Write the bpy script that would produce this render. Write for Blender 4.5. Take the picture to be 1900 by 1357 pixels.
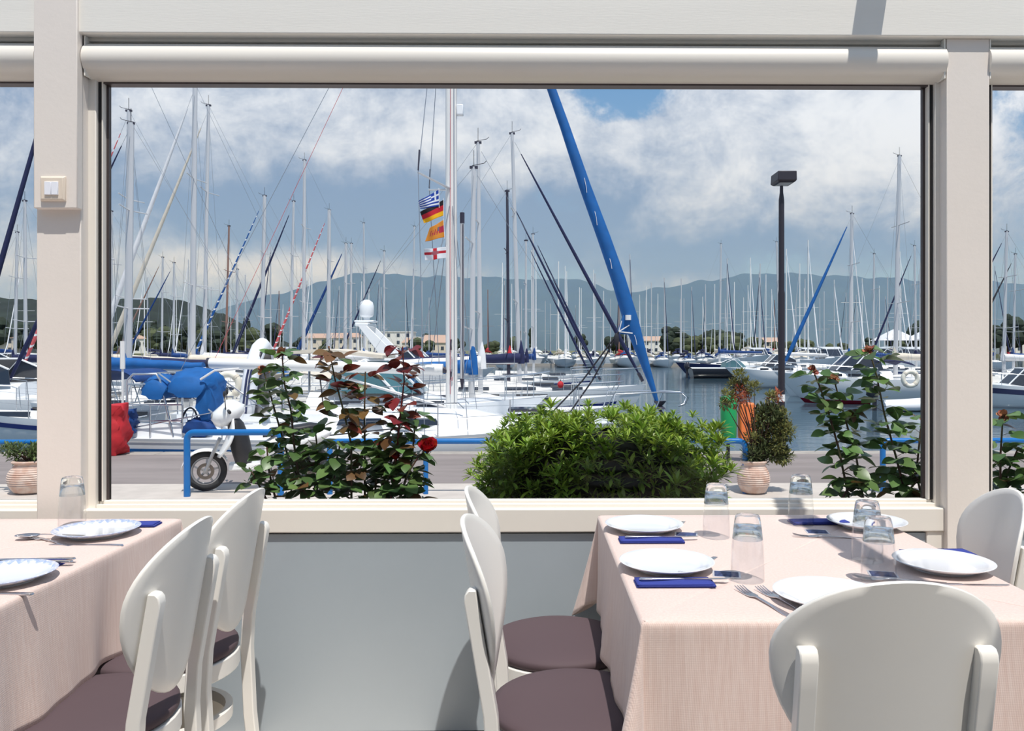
import bpy, math, random
from math import sin, cos, pi, sqrt, atan2, radians
from mathutils import Vector, Matrix
for o in list(bpy.data.objects): bpy.data.objects.remove(o)
scn = bpy.context.scene
COL = scn.collection
# ---------------------------------------------------------------- camera
FPX, CY, TH, VPX, CAMH = 1500.0, 650.0, radians(0.6), 985.0, 1.30
CX = VPX + FPX*math.tan(TH)
cam = bpy.data.cameras.new('camera'); cam.sensor_width = 36; cam.sensor_fit = 'HORIZONTAL'
cam.lens = FPX/1900*36; cam.shift_x = (950-CX)/1900; cam.shift_y = (CY-678.5)/1900
cam.clip_start = .05; cam.clip_end = 20000
camo = bpy.data.objects.new('camera', cam); COL.objects.link(camo)
camo.location = (0, 0, CAMH); camo.rotation_euler = (radians(90), 0, -TH)
scn.camera = camo
def P(px, py, Y):
    t = (px-CX)/FPX
    k = Y/(cos(TH)-t*sin(TH))
    return Vector(((t*cos(TH)+sin(TH))*k, Y, CAMH-(py-CY)/FPX*k))
# ---------------------------------------------------------------- light, sky, exposure
scn.view_settings.view_transform = 'Standard'; scn.view_settings.look = 'None'
scn.view_settings.gamma = 1; scn.view_settings.use_curve_mapping = False
scn.view_settings.exposure = 0.0
cy = scn.cycles
cy.max_bounces = 8; cy.diffuse_bounces = 3; cy.glossy_bounces = 3; cy.transmission_bounces = 8; cy.transparent_max_bounces = 24; cy.volume_bounces = 0
sd = Vector((-.15, .40, -1))
sun = bpy.data.lights.new('sun', 'SUN'); sun.energy = 4.0; sun.angle = radians(.53); sun.color = (1, .955, .89)
suno = bpy.data.objects.new('sun', sun); COL.objects.link(suno)
suno.rotation_euler = sd.to_track_quat('-Z', 'Y').to_euler(); suno.location = (2, -3, 12)

class E:                                   # tiny node expression helper
    def __init__(s, nt, sock): s.nt, s.s = nt, sock
    def _m(s, op, *a, clamp=False):
        n = s.nt.nodes.new('ShaderNodeMath'); n.operation = op; n.use_clamp = clamp
        for i, v in enumerate((s,)+a):
            if isinstance(v, E): s.nt.links.new(v.s, n.inputs[i])
            else: n.inputs[i].default_value = v
        return E(s.nt, n.outputs[0])
    def __add__(s, o): return s._m('ADD', o)
    def __sub__(s, o): return s._m('SUBTRACT', o)
    def __mul__(s, o): return s._m('MULTIPLY', o)
    def __truediv__(s, o): return s._m('DIVIDE', o)
    def __pow__(s, o): return s._m('POWER', o)
    def abs(s): return s._m('ABSOLUTE')
    def max(s, o): return s._m('MAXIMUM', o)
    def min(s, o): return s._m('MINIMUM', o)
    def fract(s): return s._m('FRACT')
    def sin(s): return s._m('SINE')
    def sqrt(s): return s._m('SQRT')
    def lt(s, o): return s._m('LESS_THAN', o)
    def gt(s, o): return s._m('GREATER_THAN', o)
    def exp(s): return s._m('EXPONENT')
    def step(s, a, b):
        n = s.nt.nodes.new('ShaderNodeMapRange'); n.interpolation_type = 'SMOOTHSTEP'
        s.nt.links.new(s.s, n.inputs[0]); n.inputs[1].default_value = a; n.inputs[2].default_value = b
        return E(s.nt, n.outputs[0])
def lin(c):
    return tuple(((x/255)/12.92 if x/255 <= .04045 else ((x/255+.055)/1.055)**2.4) for x in c)+(1,)
def mixc(nt, f, a, b):
    n = nt.nodes.new('ShaderNodeMix'); n.data_type = 'RGBA'
    for s, v in ((n.inputs[0], f), (n.inputs[6], a), (n.inputs[7], b)):
        if isinstance(v, E): nt.links.new(v.s, s)
        elif hasattr(v, 'links'): nt.links.new(v, s)
        else: s.default_value = v
    return n.outputs[2]
def noise(nt, vec, scale, detail=4, rough=.5, dist=0):
    n = nt.nodes.new('ShaderNodeTexNoise'); n.inputs['Scale'].default_value = scale
    n.inputs['Detail'].default_value = detail; n.inputs['Roughness'].default_value = rough
    n.inputs['Distortion'].default_value = dist
    if vec is not None: nt.links.new(vec, n.inputs['Vector'])
    return E(nt, n.outputs['Fac'])
def vecscale(nt, vec, sc, loc=(0, 0, 0)):
    n = nt.nodes.new('ShaderNodeMapping'); nt.links.new(vec, n.inputs[0])
    n.inputs['Scale'].default_value = sc; n.inputs['Location'].default_value = loc
    return n.outputs[0]

w = bpy.data.worlds.new('sky'); scn.world = w; w.use_nodes = True
nt = w.node_tree; nt.nodes.clear()
tc = nt.nodes.new('ShaderNodeTexCoord'); sep = nt.nodes.new('ShaderNodeSeparateXYZ')
nt.links.new(tc.outputs['Generated'], sep.inputs[0])
X, Y_, Z = (E(nt, sep.outputs[i]) for i in range(3))
dirv = tc.outputs['Generated']
def bump2(x, z, rx, rz):                    # soft cloud mass around one direction of the sky
    a = (X-x)*(1/rx); b = (Z-z)*(1/rz)
    return ((a*a+b*b)*-1.0).exp()*Y_.gt(0.0)
wob = noise(nt, vecscale(nt, dirv, (1, 1, 1.7)), 3.0, 9, .58)
big = noise(nt, vecscale(nt, dirv, (1, 1, 2.6), (.3, .1, .4)), 2.3, 7, .55, .2)
fine = noise(nt, vecscale(nt, dirv, (1, 1, 1.5)), 7.5, 10, .62, .3)
cov = big*.6+fine*.45+wob*.25-.22+(noise(nt, vecscale(nt, dirv, (1, 1, 1.25), (.7, .2, .1)), 9.0, 14, .70, .25)-.5)*.45+.10
cov = cov+bump2(.36, .21, .13, .10)*.20+bump2(.22, .18, .13, .10)*.16+bump2(-.25, .22, .35, .2)*.16-bump2(.115, .31, .055, .04)*.34-bump2(.485, .29, .03, .05)*.12-bump2(.42, .08, .2, .04)*.12
cover = cov.step(.43, .57)
detail = noise(nt, vecscale(nt, dirv, (1, 1, 1.25), (.7, .2, .1)), 9.0, 14, .70, .25)
white = (fine*.8+big*.35+detail*1.45-.95)+bump2(.38, .25, .10, .07)*.46+bump2(.24, .21, .10, .08)*.30+bump2(.03, .28, .09, .07)*.30+bump2(.47, .24, .05, .10)*.28-bump2(-.24, .160, .26, .045)*.55-bump2(.30, .11, .25, .03)*.35-bump2(-.02, .135, .10, .04)*.42+bump2(-.34, .26, .25, .08)*.16+bump2(-.12, .235, .14, .03)*.14+bump2(-.3, .095, .3, .025)*.34+bump2(-.13, .19, .1, .03)*.15
white = white.step(.08, .92)
hz = Z.step(-.02, .42)
blue = mixc(nt, hz, lin((164, 194, 218)), lin((112, 158, 205)))
cloud = mixc(nt, white, lin((140, 163, 193)), lin((242, 245, 250)))
skyc = mixc(nt, cover, blue, cloud)
low = Z.step(.10, .0)
skyc = mixc(nt, low*.6, skyc, lin((158, 186, 213)))
bg = nt.nodes.new('ShaderNodeBackground'); nt.links.new(skyc, bg.inputs[0]); bg.inputs[1].default_value = 1.0
wo = nt.nodes.new('ShaderNodeOutputWorld'); nt.links.new(bg.outputs[0], wo.inputs[0])
w.cycles.sampling_method = 'MANUAL'; w.cycles.sample_map_resolution = 512

# ---------------------------------------------------------------- materials
MATS = {}
def M(name, rgb, rough=.5, metal=0.0, var=0.0, vscale=12.0, bump=0.0, bscale=60.0, spec=.5, coat=0.0, transl=0.0, rand=0.0, rgb2=None, stretch=(1, 1, 1)):
    m = bpy.data.materials.new(name); m.use_nodes = True; nt = m.node_tree
    b = nt.nodes['Principled BSDF']; b.inputs['Roughness'].default_value = rough; b.inputs['Metallic'].default_value = metal
    b.inputs['Specular IOR Level'].default_value = spec; b.inputs['Coat Weight'].default_value = coat
    b.inputs['Base Color'].default_value = lin(rgb)
    tc = nt.nodes.new('ShaderNodeTexCoord'); vec = tc.outputs['Object']
    if stretch != (1, 1, 1): vec = vecscale(nt, vec, stretch)
    c = None
    if var or rgb2:
        f = noise(nt, vec, vscale, 6, .6)
        a2 = lin(rgb2) if rgb2 else tuple(x*(1-var) for x in lin(rgb)[:3])+(1,)
        c = mixc(nt, f.step(.3, .7), lin(rgb), a2)
    if rand:
        g = nt.nodes.new('ShaderNodeNewGeometry'); oi = nt.nodes.new('ShaderNodeObjectInfo')
        r = (E(nt, g.outputs['Random Per Island'])+E(nt, oi.outputs['Random'])).fract()
        hsv = nt.nodes.new('ShaderNodeHueSaturation')
        nt.links.new((r*(2*rand)+(1-rand)).s, hsv.inputs['Value'])
        nt.links.new((((r*7.31).fract()-.5)*(rand*.09)+.5).s, hsv.inputs['Hue'])
        if c is not None: nt.links.new(c, hsv.inputs['Color'])
        else: hsv.inputs['Color'].default_value = lin(rgb)
        c = hsv.outputs[0]
    if c is not None: nt.links.new(c, b.inputs['Base Color'])
    if bump:
        bn = nt.nodes.new('ShaderNodeBump'); bn.inputs['Strength'].default_value = bump; bn.inputs['Distance'].default_value = .01
        nt.links.new(noise(nt, vec, bscale, 6, .6).s, bn.inputs['Height']); nt.links.new(bn.outputs[0], b.inputs['Normal'])
    if transl:
        t = nt.nodes.new('ShaderNodeBsdfTranslucent'); mx = nt.nodes.new('ShaderNodeMixShader')
        mx.inputs[0].default_value = transl
        if c is not None: nt.links.new(c, t.inputs[0])
        else: t.inputs[0].default_value = lin(rgb)
        out = nt.nodes['Material Output']
        nt.links.new(b.outputs[0], mx.inputs[1]); nt.links.new(t.outputs[0], mx.inputs[2]); nt.links.new(mx.outputs[0], out.inputs[0])
    MATS[name] = m
    return m
def pane_mat(name, tint=(1, 1, 1, 1), ior=1.45, edge=1.0):
    m = bpy.data.materials.new(name); m.use_nodes = True; nt = m.node_tree; nt.nodes.clear()
    tr = nt.nodes.new('ShaderNodeBsdfTransparent'); tr.inputs[0].default_value = tint
    gl = nt.nodes.new('ShaderNodeBsdfGlossy'); gl.inputs['Roughness'].default_value = .01
    lw = nt.nodes.new('ShaderNodeLayerWeight'); lw.inputs[0].default_value = .5
    r0 = ((ior-1)/(ior+1))**2
    fr = ((E(nt, lw.outputs['Facing'])**5.0)*(edge*(1-r0))+r0)
    mx = nt.nodes.new('ShaderNodeMixShader'); out = nt.nodes.new('ShaderNodeOutputMaterial')
    nt.links.new(fr.s, mx.inputs[0]); nt.links.new(tr.outputs[0], mx.inputs[1]); nt.links.new(gl.outputs[0], mx.inputs[2])
    nt.links.new(mx.outputs[0], out.inputs[0]); MATS[name] = m
    return m

# ---------------------------------------------------------------- mesh helpers
def frame(d):
    d = d.normalized(); u = Vector((0, 0, 1)) if abs(d.z) < .9 else Vector((0, 1, 0))
    a = d.cross(u).normalized(); return a, a.cross(d).normalized()
class MB:
    def __init__(s): s.v, s.f, s.mi = [], [], []
    def add(s, vs, fs, mi=0):
        o = len(s.v); s.v += [tuple(p) for p in vs]; s.f += [tuple(i+o for i in f) for f in fs]; s.mi += [mi]*len(fs); return s
    def box(s, x0, x1, y0, y1, z0, z1, mi=0, M4=None):
        vs = [Vector((x, y, z)) for z in (z0, z1) for y in (y0, y1) for x in (x0, x1)]
        if M4 is not None: vs = [M4 @ p for p in vs]
        return s.add(vs, [(0, 2, 3, 1), (4, 5, 7, 6), (0, 1, 5, 4), (2, 6, 7, 3), (0, 4, 6, 2), (1, 3, 7, 5)], mi)
    def tube(s, pts, r, n=8, caps=True, closed=False, mi=0, ry=None, up=None):
        pts = [Vector(p) for p in pts]; N = len(pts); vs = []; fs = []
        R = r if isinstance(r, (list, tuple)) else [r]*N
        pa = None
        for i, p in enumerate(pts):
            if closed: d = pts[(i+1) % N]-pts[i-1]
            else: d = pts[min(i+1, N-1)]-pts[max(i-1, 0)]
            if d.length < 1e-9: d = Vector((0, 0, 1))
            d.normalize()
            if up is not None:
                a = d.cross(Vector(up)).normalized(); b = a.cross(d).normalized()
            else:
                if pa is None: a, b = frame(d)
                else:
                    a = (pa-d*pa.dot(d)); a = a.normalized() if a.length > 1e-6 else frame(d)[0]; b = a.cross(d).normalized()
                pa = a
            k = 1 if ry is None else ry
            for j in range(n):
                t = 2*pi*(j+.5)/n; vs.append(p+a*(cos(t)*R[i])+b*(sin(t)*R[i]*k))
        M_ = N if closed else N-1
        for i in range(M_):
            for j in range(n):
                i2 = (i+1) % N; fs.append((i*n+j, i*n+(j+1) % n, i2*n+(j+1) % n, i2*n+j))
        if caps and not closed:
            fs.append(tuple(range(n))[::-1]); fs.append(tuple((N-1)*n+j for j in range(n)))
        return s.add(vs, fs, mi)
    def lathe(s, prof, n=32, c=(0, 0, 0), mi=0, sx=1, sy=1):
        vs = []; fs = []; m = len(prof)
        for j in range(n):
            t = 2*pi*j/n
            for r, z in prof: vs.append((c[0]+r*cos(t)*sx, c[1]+r*sin(t)*sy, c[2]+z))
        for j in range(n):
            j2 = (j+1) % n
            for i in range(m-1): fs.append((j*m+i, j2*m+i, j2*m+i+1, j*m+i+1))
        if prof[0][0] > 1e-6: fs.append(tuple(j*m for j in range(n))[::-1])
        if prof[-1][0] > 1e-6: fs.append(tuple(j*m+m-1 for j in range(n)))
        return s.add(vs, fs, mi)
    def loft(s, rings, closed=True, cap0=False, cap1=False, mi=0):
        n = len(rings[0]); vs = [p for r in rings for p in r]; fs = []
        for i in range(len(rings)-1):
            for j in range(n if closed else n-1):
                fs.append((i*n+j, i*n+(j+1) % n, (i+1)*n+(j+1) % n, (i+1)*n+j))
        if cap0: fs.append(tuple(range(n))[::-1])
        if cap1: fs.append(tuple((len(rings)-1)*n+j for j in range(n)))
        return s.add(vs, fs, mi)
    def grid(s, fn, nu, nv, mi=0, mif=None):
        o = len(s.v)
        for j in range(nv+1):
            for i in range(nu+1): s.v.append(tuple(fn(i/nu, j/nv)))
        for j in range(nv):
            for i in range(nu):
                a = o+j*(nu+1)+i; s.f.append((a, a+1, a+nu+2, a+nu+1)); s.mi.append(mif((i+.5)/nu, (j+.5)/nv) if mif else mi)
        return s
    def ball(s, c, r, n=10, m=7, sx=1, sy=1, sz=1, mi=0):
        prof = [(sin(pi*i/m)*r, -cos(pi*i/m)*r*sz) for i in range(m+1)]; prof[0] = (0, prof[0][1]); prof[-1] = (0, prof[-1][1])
        return s.lathe(prof, n, c, mi, sx, sy)
    def prism(s, poly, M4, d, mi=0):          # poly in local xy, extruded 0..d along local z
        n = len(poly); vs = [M4 @ Vector((x, y, 0)) for x, y in poly]+[M4 @ Vector((x, y, d)) for x, y in poly]
        fs = [tuple(range(n))[::-1], tuple(range(n, 2*n))]+[(i, (i+1) % n, n+(i+1) % n, n+i) for i in range(n)]
        return s.add(vs, fs, mi)
    def mesh(s, name, mats, smooth=40, off=None):
        me = bpy.data.meshes.new(name)
        v = s.v if off is None else [(a-off[0], b-off[1], c-off[2]) for a, b, c in s.v]
        me.from_pydata(v, [], s.f)
        for m in (mats if isinstance(mats, (list, tuple)) else [mats]): me.materials.append(MATS[m] if isinstance(m, str) else m)
        if any(s.mi): me.polygons.foreach_set('material_index', s.mi)
        if smooth:
            me.shade_smooth(); me.set_sharp_from_angle(angle=radians(smooth))
        me.update(); return me
    def build(s, name, mats, parent=None, smooth=40, world=False, bevel=0, solid=0):
        off = parent.location if (world and parent is not None) else None
        o = bpy.data.objects.new(name, s.mesh(name, mats, smooth, off)); COL.objects.link(o)
        if parent is not None: o.parent = parent
        if bevel:
            b = o.modifiers.new('bevel', 'BEVEL'); b.width = bevel; b.segments = 2; b.limit_method = 'ANGLE'
        if solid:
            b = o.modifiers.new('solid', 'SOLIDIFY'); b.thickness = solid; b.offset = 1
        return o
def tag(o, label=None, cat=None, group=None, kind=None):
    if label: o['label'] = label
    if cat: o['category'] = cat
    if group: o['group'] = group
    if kind: o['kind'] = kind
    return o
def thing(name, label, cat, loc=(0, 0, 0), rz=0, group=None):
    o = bpy.data.objects.new(name, None); COL.objects.link(o); o.location = loc; o.rotation_euler = (0, 0, rz)
    o.empty_display_size = .1
    return tag(o, label, cat, group)
def struct(o, label=None): return tag(o, label, None, None, 'structure')
def dup(o, parent=None, loc=None, rz=None, label=None, group=None, scale=None):
    c = o.copy(); COL.objects.link(c); c.parent = parent
    if loc is not None: c.location = loc
    if rz is not None: c.rotation_euler = (0, 0, rz)
    if scale is not None: c.scale = (scale,)*3
    if label: c['label'] = label
    if group: c['group'] = group
    for ch in o.children: dup(ch, c)
    return c
def put(me, name, parent, mat4):
    o = bpy.data.objects.new(name, me); COL.objects.link(o); o.parent = parent; o.matrix_local = mat4; return o
def arc(c, r, a0, a1, n, ax=(1, 0, 0), ay=(0, 0, 1)):
    ax, ay, c = Vector(ax), Vector(ay), Vector(c)
    return [c+ax*(cos(a0+(a1-a0)*i/n)*r)+ay*(sin(a0+(a1-a0)*i/n)*r) for i in range(n+1)]

M('paint', (243, 239, 230), .45, var=.04, vscale=3, bump=.06, bscale=90, stretch=(.25, 1, 3))
M('post_paint', (239, 230, 221), .5, var=.04, vscale=3, bump=.06, bscale=60)
M('aluminium_white', (238, 232, 222), .32)
M('aluminium_dark', (86, 78, 78), .4, .6)
M('rubber_black', (28, 26, 28), .6)
M('frosted', (168, 178, 185), .32, var=.05, vscale=1.6)
M('terrace_tile', (232, 220, 208), .6, var=.08, vscale=6)
M('chair_white', (240, 237, 231), .32, bump=.015, bscale=40)
M('cushion', (86, 70, 75), .75, bump=.1, bscale=900)
M('porcelain', (232, 234, 238), .12, coat=.3)
M('steel', (205, 205, 210), .22, 1.0)
M('stainless', (215, 218, 222), .25, 1.0)
M('napkin', (50, 64, 150), .85, bump=.15, bscale=500)
M('foil_navy', (34, 42, 78), .65, rgb2=(70, 84, 128), vscale=90)
M('foil_edge', (216, 214, 220), .3, .3)
M('switch_cream', (233, 218, 200), .35)
M('switch_white', (246, 248, 255), .25)
M('added_wall_paint', (214, 192, 168), .8, var=.1)  # warm tone for bounce light from the added rear wall
M('wood_dark', (120, 90, 70), .5, var=.3, vscale=8)
# ================================================================ the terrace: floor, posts, beam, windows
def zpx(py, Y): return P(985, py, Y).z
def xpx(px, Y): return P(px, 650, Y).x
pane_mat('window_glass', (.985, .99, .99, 1), 1.17)
struct(MB().box(-7, 7, -9, 2.93, -.12, 0).build('floor', 'terrace_tile'), 'pale tiled terrace floor')
XL, XR = -6.5, 6.5
zb = zpx(64, 2.68)
struct(MB().box(XL, XR, 2.68, 2.95, zb, zb+.30).build('trim_1', 'paint', bevel=.004), 'white painted timber beam running above the windows')
struct(MB().box(1.13, 1.212, -3, 2.95, zb+.30, zb+.42).build('trim_2', 'paint', bevel=.004), 'white roof rafter resting on the beam')
struct(MB().box(-7, 7, -4.2, -4, 0, 3.0).build('added_wall', 'added_wall_paint'), 'unseen wall added behind the terrace to cut sky light')  # out of view, added to hold back sky light and bounce warmth
struct(MB().box(-7, 7, -4.2, .42, 2.82, 2.95).build('added_roof', 'paint'), 'unseen roof added over the rear terrace to block sky light')  # out of view, added to dim ambient light; front edge tuned for its shade
# posts
pl = MB().box(xpx(68, 2.70), xpx(150, 2.70), 2.70, 2.80, 0, zb).build('trim_3', 'post_paint', bevel=.003)
struct(pl, 'cream post left of the big window')
struct(MB().box(xpx(62, 2.668), xpx(143, 2.668), 2.668, 2.702, zpx(388, 2.668), zb+.30).build('trim_4', 'post_paint', bevel=.003), 'cream boxed cover on the upper left post carrying the switch')
struct(MB().box(xpx(1757, 2.70), xpx(1836, 2.70), 2.70, 2.80, 0, zb).build('trim_5', 'post_paint', bevel=.003), 'cream post right of the big window')
ZT, ZS = zpx(150, 2.75), .7876
def window(n, pxl, pxr, outer_l, outer_r, seamless=False):
    root = MB()
    # fixed side stiles
    root.box(xpx(outer_l, 2.745), xpx(pxl, 2.745), 2.745, 2.79, ZS-.03, ZT).box(xpx(pxr, 2.745), xpx(outer_r, 2.745), 2.745, 2.79, ZS-.03, ZT)
    r = root.build('window_%d' % n, 'aluminium_white', bevel=.003); struct(r)
    a, b = xpx(pxl, 2.745), xpx(pxr, 2.745)
    for x0, s in ((a, 1), (b, -1)):
        MB().box(min(x0, x0+s*.013), max(x0, x0+s*.013), 2.760, 2.79, ZS, ZT).build('guide_rail', 'rubber_black', r)
        MB().box(min(x0+s*.013, x0+s*.017), max(x0+s*.013, x0+s*.017), 2.757, 2.785, ZS, ZT).build('seal', 'aluminium_white', r)
        MB().box(min(x0+s*.017, x0+s*.026), max(x0+s*.017, x0+s*.026), 2.780, 2.795, ZS, ZT-.006).build('sash_stile', 'aluminium_dark', r)
    MB().box(a, b, 2.780, 2.795, ZT-.007, ZT+.01).build('head_rail', 'aluminium_dark', r)
    MB().box(a, b, 2.765, 2.797, .765, ZS).build('sill_rail', 'aluminium_white', r, bevel=.003)
    MB().box(a, b, 2.745, 2.765, .765, ZS-.010).build('sill_step', 'aluminium_white', r, bevel=.002)
    MB().box(a+.02, b-.02, 2.786, 2.792, ZS, ZT-.006).build('pane', 'window_glass', r)
    # sill board and apron
    MB().box(xpx(outer_l, 2.715), xpx(outer_r, 2.715), 2.715, 2.80, .687, .766).build('sill_board', 'aluminium_white', r, bevel=.004)
    # lower part: frosted panel in a frame
    fl, fr = xpx(outer_l, 2.735), xpx(outer_r, 2.735)
    MB().box(fl, fl+.075, 2.722, 2.80, .0, .687).build('panel_stile', 'aluminium_white', r, bevel=.003)
    MB().box(fr-.075, fr, 2.722, 2.80, .0, .687).build('panel_stile', 'aluminium_white', r, bevel=.003)
    MB().box(fl+.075, fr-.075, 2.730, 2.77, .016, .680).build('panel', 'frosted', r)
    MB().box(fl+.075, fr-.075, 2.745, 2.80, .680, .687).build('panel_gasket', 'rubber_black', r)
    MB().box(fl+.075, fr-.075, 2.745, 2.80, 0, .016).build('panel_gasket', 'rubber_black', r)
    return r
window(1, 178, 1735, 150, 1757)['label'] = 'large fixed window over a frosted grey panel, between the cream posts'
window(2, -900, 74, -930, 77)['label'] = 'window at the left edge beyond the switch post'
window(3, 1836, 2700, 1832, 2730)['label'] = 'window at the right edge beyond the right post'
def roller(pxl, pxr, label):
    a, b = xpx(pxl, 2.695), xpx(pxr, 2.695)
    zt, z1, zb_ = zpx(70, 2.73), zpx(80, 2.72), zpx(149, 2.74)
    zm, rz = (z1+zb_)/2, (z1-zb_)/2
    prof = [(2.80, zt), (2.725, zt), (2.722, z1+.002)]
    for i in range(15):
        t = radians(80-150*i/14); prof.append((2.753-.070*cos(t), zm+rz*sin(t)*1.0))
    prof += [(2.757, zb_-.004), (2.80, zb_-.004)]
    n = len(prof)
    t = thing('roller_blind_box', label, 'blind', ((a+b)/2, 2.80, zb_), group='roller blind cassettes under the beam')
    mb = MB().add([(x, y, z) for x in (a, b) for y, z in prof], [(i, (i+1) % n, n+(i+1) % n, n+i) for i in range(n)]+[tuple(range(n))[::-1], tuple(range(n, 2*n))])
    mb.build('cassette', 'aluminium_white', t, world=True, smooth=35)
    MB().box(a+.03, b-.03, 2.76, 2.80, zb_-.010, zb_-.004).build('bottom_bar', 'aluminium_dark', t, world=True)
    for x in (a+.002, b-.006):
        MB().box(x, x+.004, 2.70, 2.80, zb_-.002, zt-.01).build('end_cap', 'paint', t, world=True)
roller(153, 1757, 'long rounded white roller blind cassette above the big window')
roller(-930, 66, 'rounded white roller blind cassette above the window at the left edge')
roller(1837, 2730, 'rounded white roller blind cassette above the window at the right edge')
# light switch
c = P(100, 351, 2.668)
sw = thing('light_switch', 'cream square light switch with white double rocker on the left post', 'switch', c)
h = .0405
rings = [[(x*k, y, z*k) for x, z in ((-h, -h), (h, -h), (h, h), (-h, h))] for k, y in ((1, 0), (1, -.006), (.86, -.012), (.62, -.012))]
MB().loft(rings, cap0=True, cap1=True).build('plate', 'switch_cream', sw, bevel=.0015)
for x in (-.0112, .0112):
    MB().box(x-.0108, x+.0108, -.017, -.010, -.0215, .0215).build('rocker', 'switch_white', sw, bevel=.0015)
# ================================================================ tables, cloths, chairs
m = bpy.data.materials.new('linen'); m.use_nodes = True; MATS['linen'] = m
nt = m.node_tree; b = nt.nodes['Principled BSDF']; b.inputs['Roughness'].default_value = .85
b.inputs['Specular IOR Level'].default_value = .2; b.inputs['Sheen Weight'].default_value = .25
tc = nt.nodes.new('ShaderNodeTexCoord'); sp = nt.nodes.new('ShaderNodeSeparateXYZ'); nt.links.new(tc.outputs['Object'], sp.inputs[0])
ox, oy, oz = (E(nt, sp.outputs[i]) for i in range(3))
n1 = noise(nt, vecscale(nt, tc.outputs['Object'], (160, 160, 6)), 1.0, 3, .6)
rib = ((ox+oy)*1500.0).sin()*.5+.5
wv = (oz*1400.0).sin()*.5+.5
hgt = rib*.5+n1*.9+wv*.2
bn = nt.nodes.new('ShaderNodeBump'); bn.inputs['Strength'].default_value = .35; bn.inputs['Distance'].default_value = .0012
nt.links.new(hgt.s, bn.inputs['Height']); nt.links.new(bn.outputs[0], b.inputs['Normal'])
nt.links.new(mixc(nt, n1.step(.25, .75), lin((223, 198, 188)), lin((232, 211, 202))), b.inputs['Base Color'])

def table(x0, x1, y0, y1, zt, label):
    cx, cy = (x0+x1)/2, (y0+y1)/2
    t = thing('dining_table', label, 'table', (cx, cy, 0), group='dining tables under pink cloths')
    a, b = (x1-x0)/2-.006, (y1-y0)/2-.006
    MB().box(-a, a, -b, b, zt-.030, zt-.004).build('tabletop', 'wood_dark', t, bevel=.003)
    MB().box(-a+.06, a-.06, -b+.06, b-.06, zt-.10, zt-.030).build('apron', 'wood_dark', t)
    for sx in (-1, 1):
        for sy in (-1, 1):
            MB().box(sx*(a-.07)-.025, sx*(a-.07)+.025, sy*(b-.07)-.025, sy*(b-.07)+.025, 0, zt-.030).build('leg', 'wood_dark', t, bevel=.003)
def cloth(x0, x1, y0, y1, zt, h, seed, label, amp=.012):
    rnd = random.Random(seed); r = .012
    cx, cy = (x0+x1)/2, (y0+y1)/2
    per = []                                           # (x, y, nx, ny, cornerness)
    def side(ax, ay, bx, by, nx, ny):
        L = math.hypot(bx-ax, by-ay); n = int(L/.018)
        for i in range(n+1):
            t = i/n; e = min(t, 1-t)*L
            per.append((ax+(bx-ax)*t, ay+(by-ay)*t, nx, ny, -math.exp(-(e/.10)**2)))
    def corner(ax, ay, a0):
        for i in range(1, 14):
            t = i/14; a = a0+t*pi/2
            per.append((ax, ay, cos(a), sin(a), sin(t*pi)))
    side(x0, y0, x1, y0, 0, -1); corner(x1, y0, -pi/2)
    side(x1, y0, x1, y1, 1, 0); corner(x1, y1, 0)
    side(x1, y1, x0, y1, 0, 1); corner(x0, y1, pi/2)
    side(x0, y1, x0, y0, -1, 0); corner(x0, y0, pi)
    ph = [rnd.uniform(0, 6.28) for _ in range(8)]
    def wave(s): return (sin(s*9+ph[0])+.7*sin(s*17+ph[1])+.5*sin(s*29+ph[2])+.3*sin(s*47+ph[5]))/2.2
    rings = []; S = [0]
    for i in range(1, len(per)): S.append(S[-1]+math.hypot(per[i][0]-per[i-1][0], per[i][1]-per[i-1][1])+(.004 if per[i][4] > 0 else 0))
    # top rings
    for k in (.0, .35, .7, .9):
        rings.append([(cx+(p[0]-cx)*k, cy+(p[1]-cy)*k, zt) for p in per])
    for a in (0, 30, 60, 90):
        a = radians(a); rings.append([(p[0]-p[2]*(.004)+p[2]*r*sin(a)*.6, p[1]-p[3]*.004+p[3]*r*sin(a)*.6, zt-r*(1-cos(a))) for p in per])
    K = 18
    for k in range(1, K+1):
        f = k/K; ring = []
        for p, s in zip(per, S):
            c = max(p[4], 0); near = max(-p[4], 0)
            d = r+(h-r)*f*(1+.26*c**1.3+.02*near)
            out = r*.6-.004+f**1.2*(.018+amp*wave(s)*1.4)+c**1.5*.085*f**1.1-near*.022*f
            ring.append((p[0]+p[2]*out, p[1]+p[3]*out, zt-d))
        rings.append(ring)
    t = MB().loft(rings).build('tablecloth', 'linen', None, smooth=60)
    me = t.data; me.transform(Matrix.Translation((-cx, -cy, -zt))); t.location = (cx, cy, zt)
    tag(t, label, 'tablecloth', 'pink tablecloths')
    so = t.modifiers.new('solid', 'SOLIDIFY'); so.thickness = .0012; so.offset = -1
    return t
TZ = .76
RT = (.222, 1.108, 1.604, 2.638)
LTb = (-2.02, -1.122, 1.45, 2.60)
table(*RT, TZ, 'dining table under the pink cloth, right of the middle')
cloth(*RT, TZ, .282, 4, 'pale pink cloth draped over the right table set for five')
table(*LTb, TZ, 'dining table under the pink cloth at the left edge')
cloth(*LTb, TZ, .285, 9, 'pale pink cloth draped over the left table, creased down its side', amp=.018)

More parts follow.
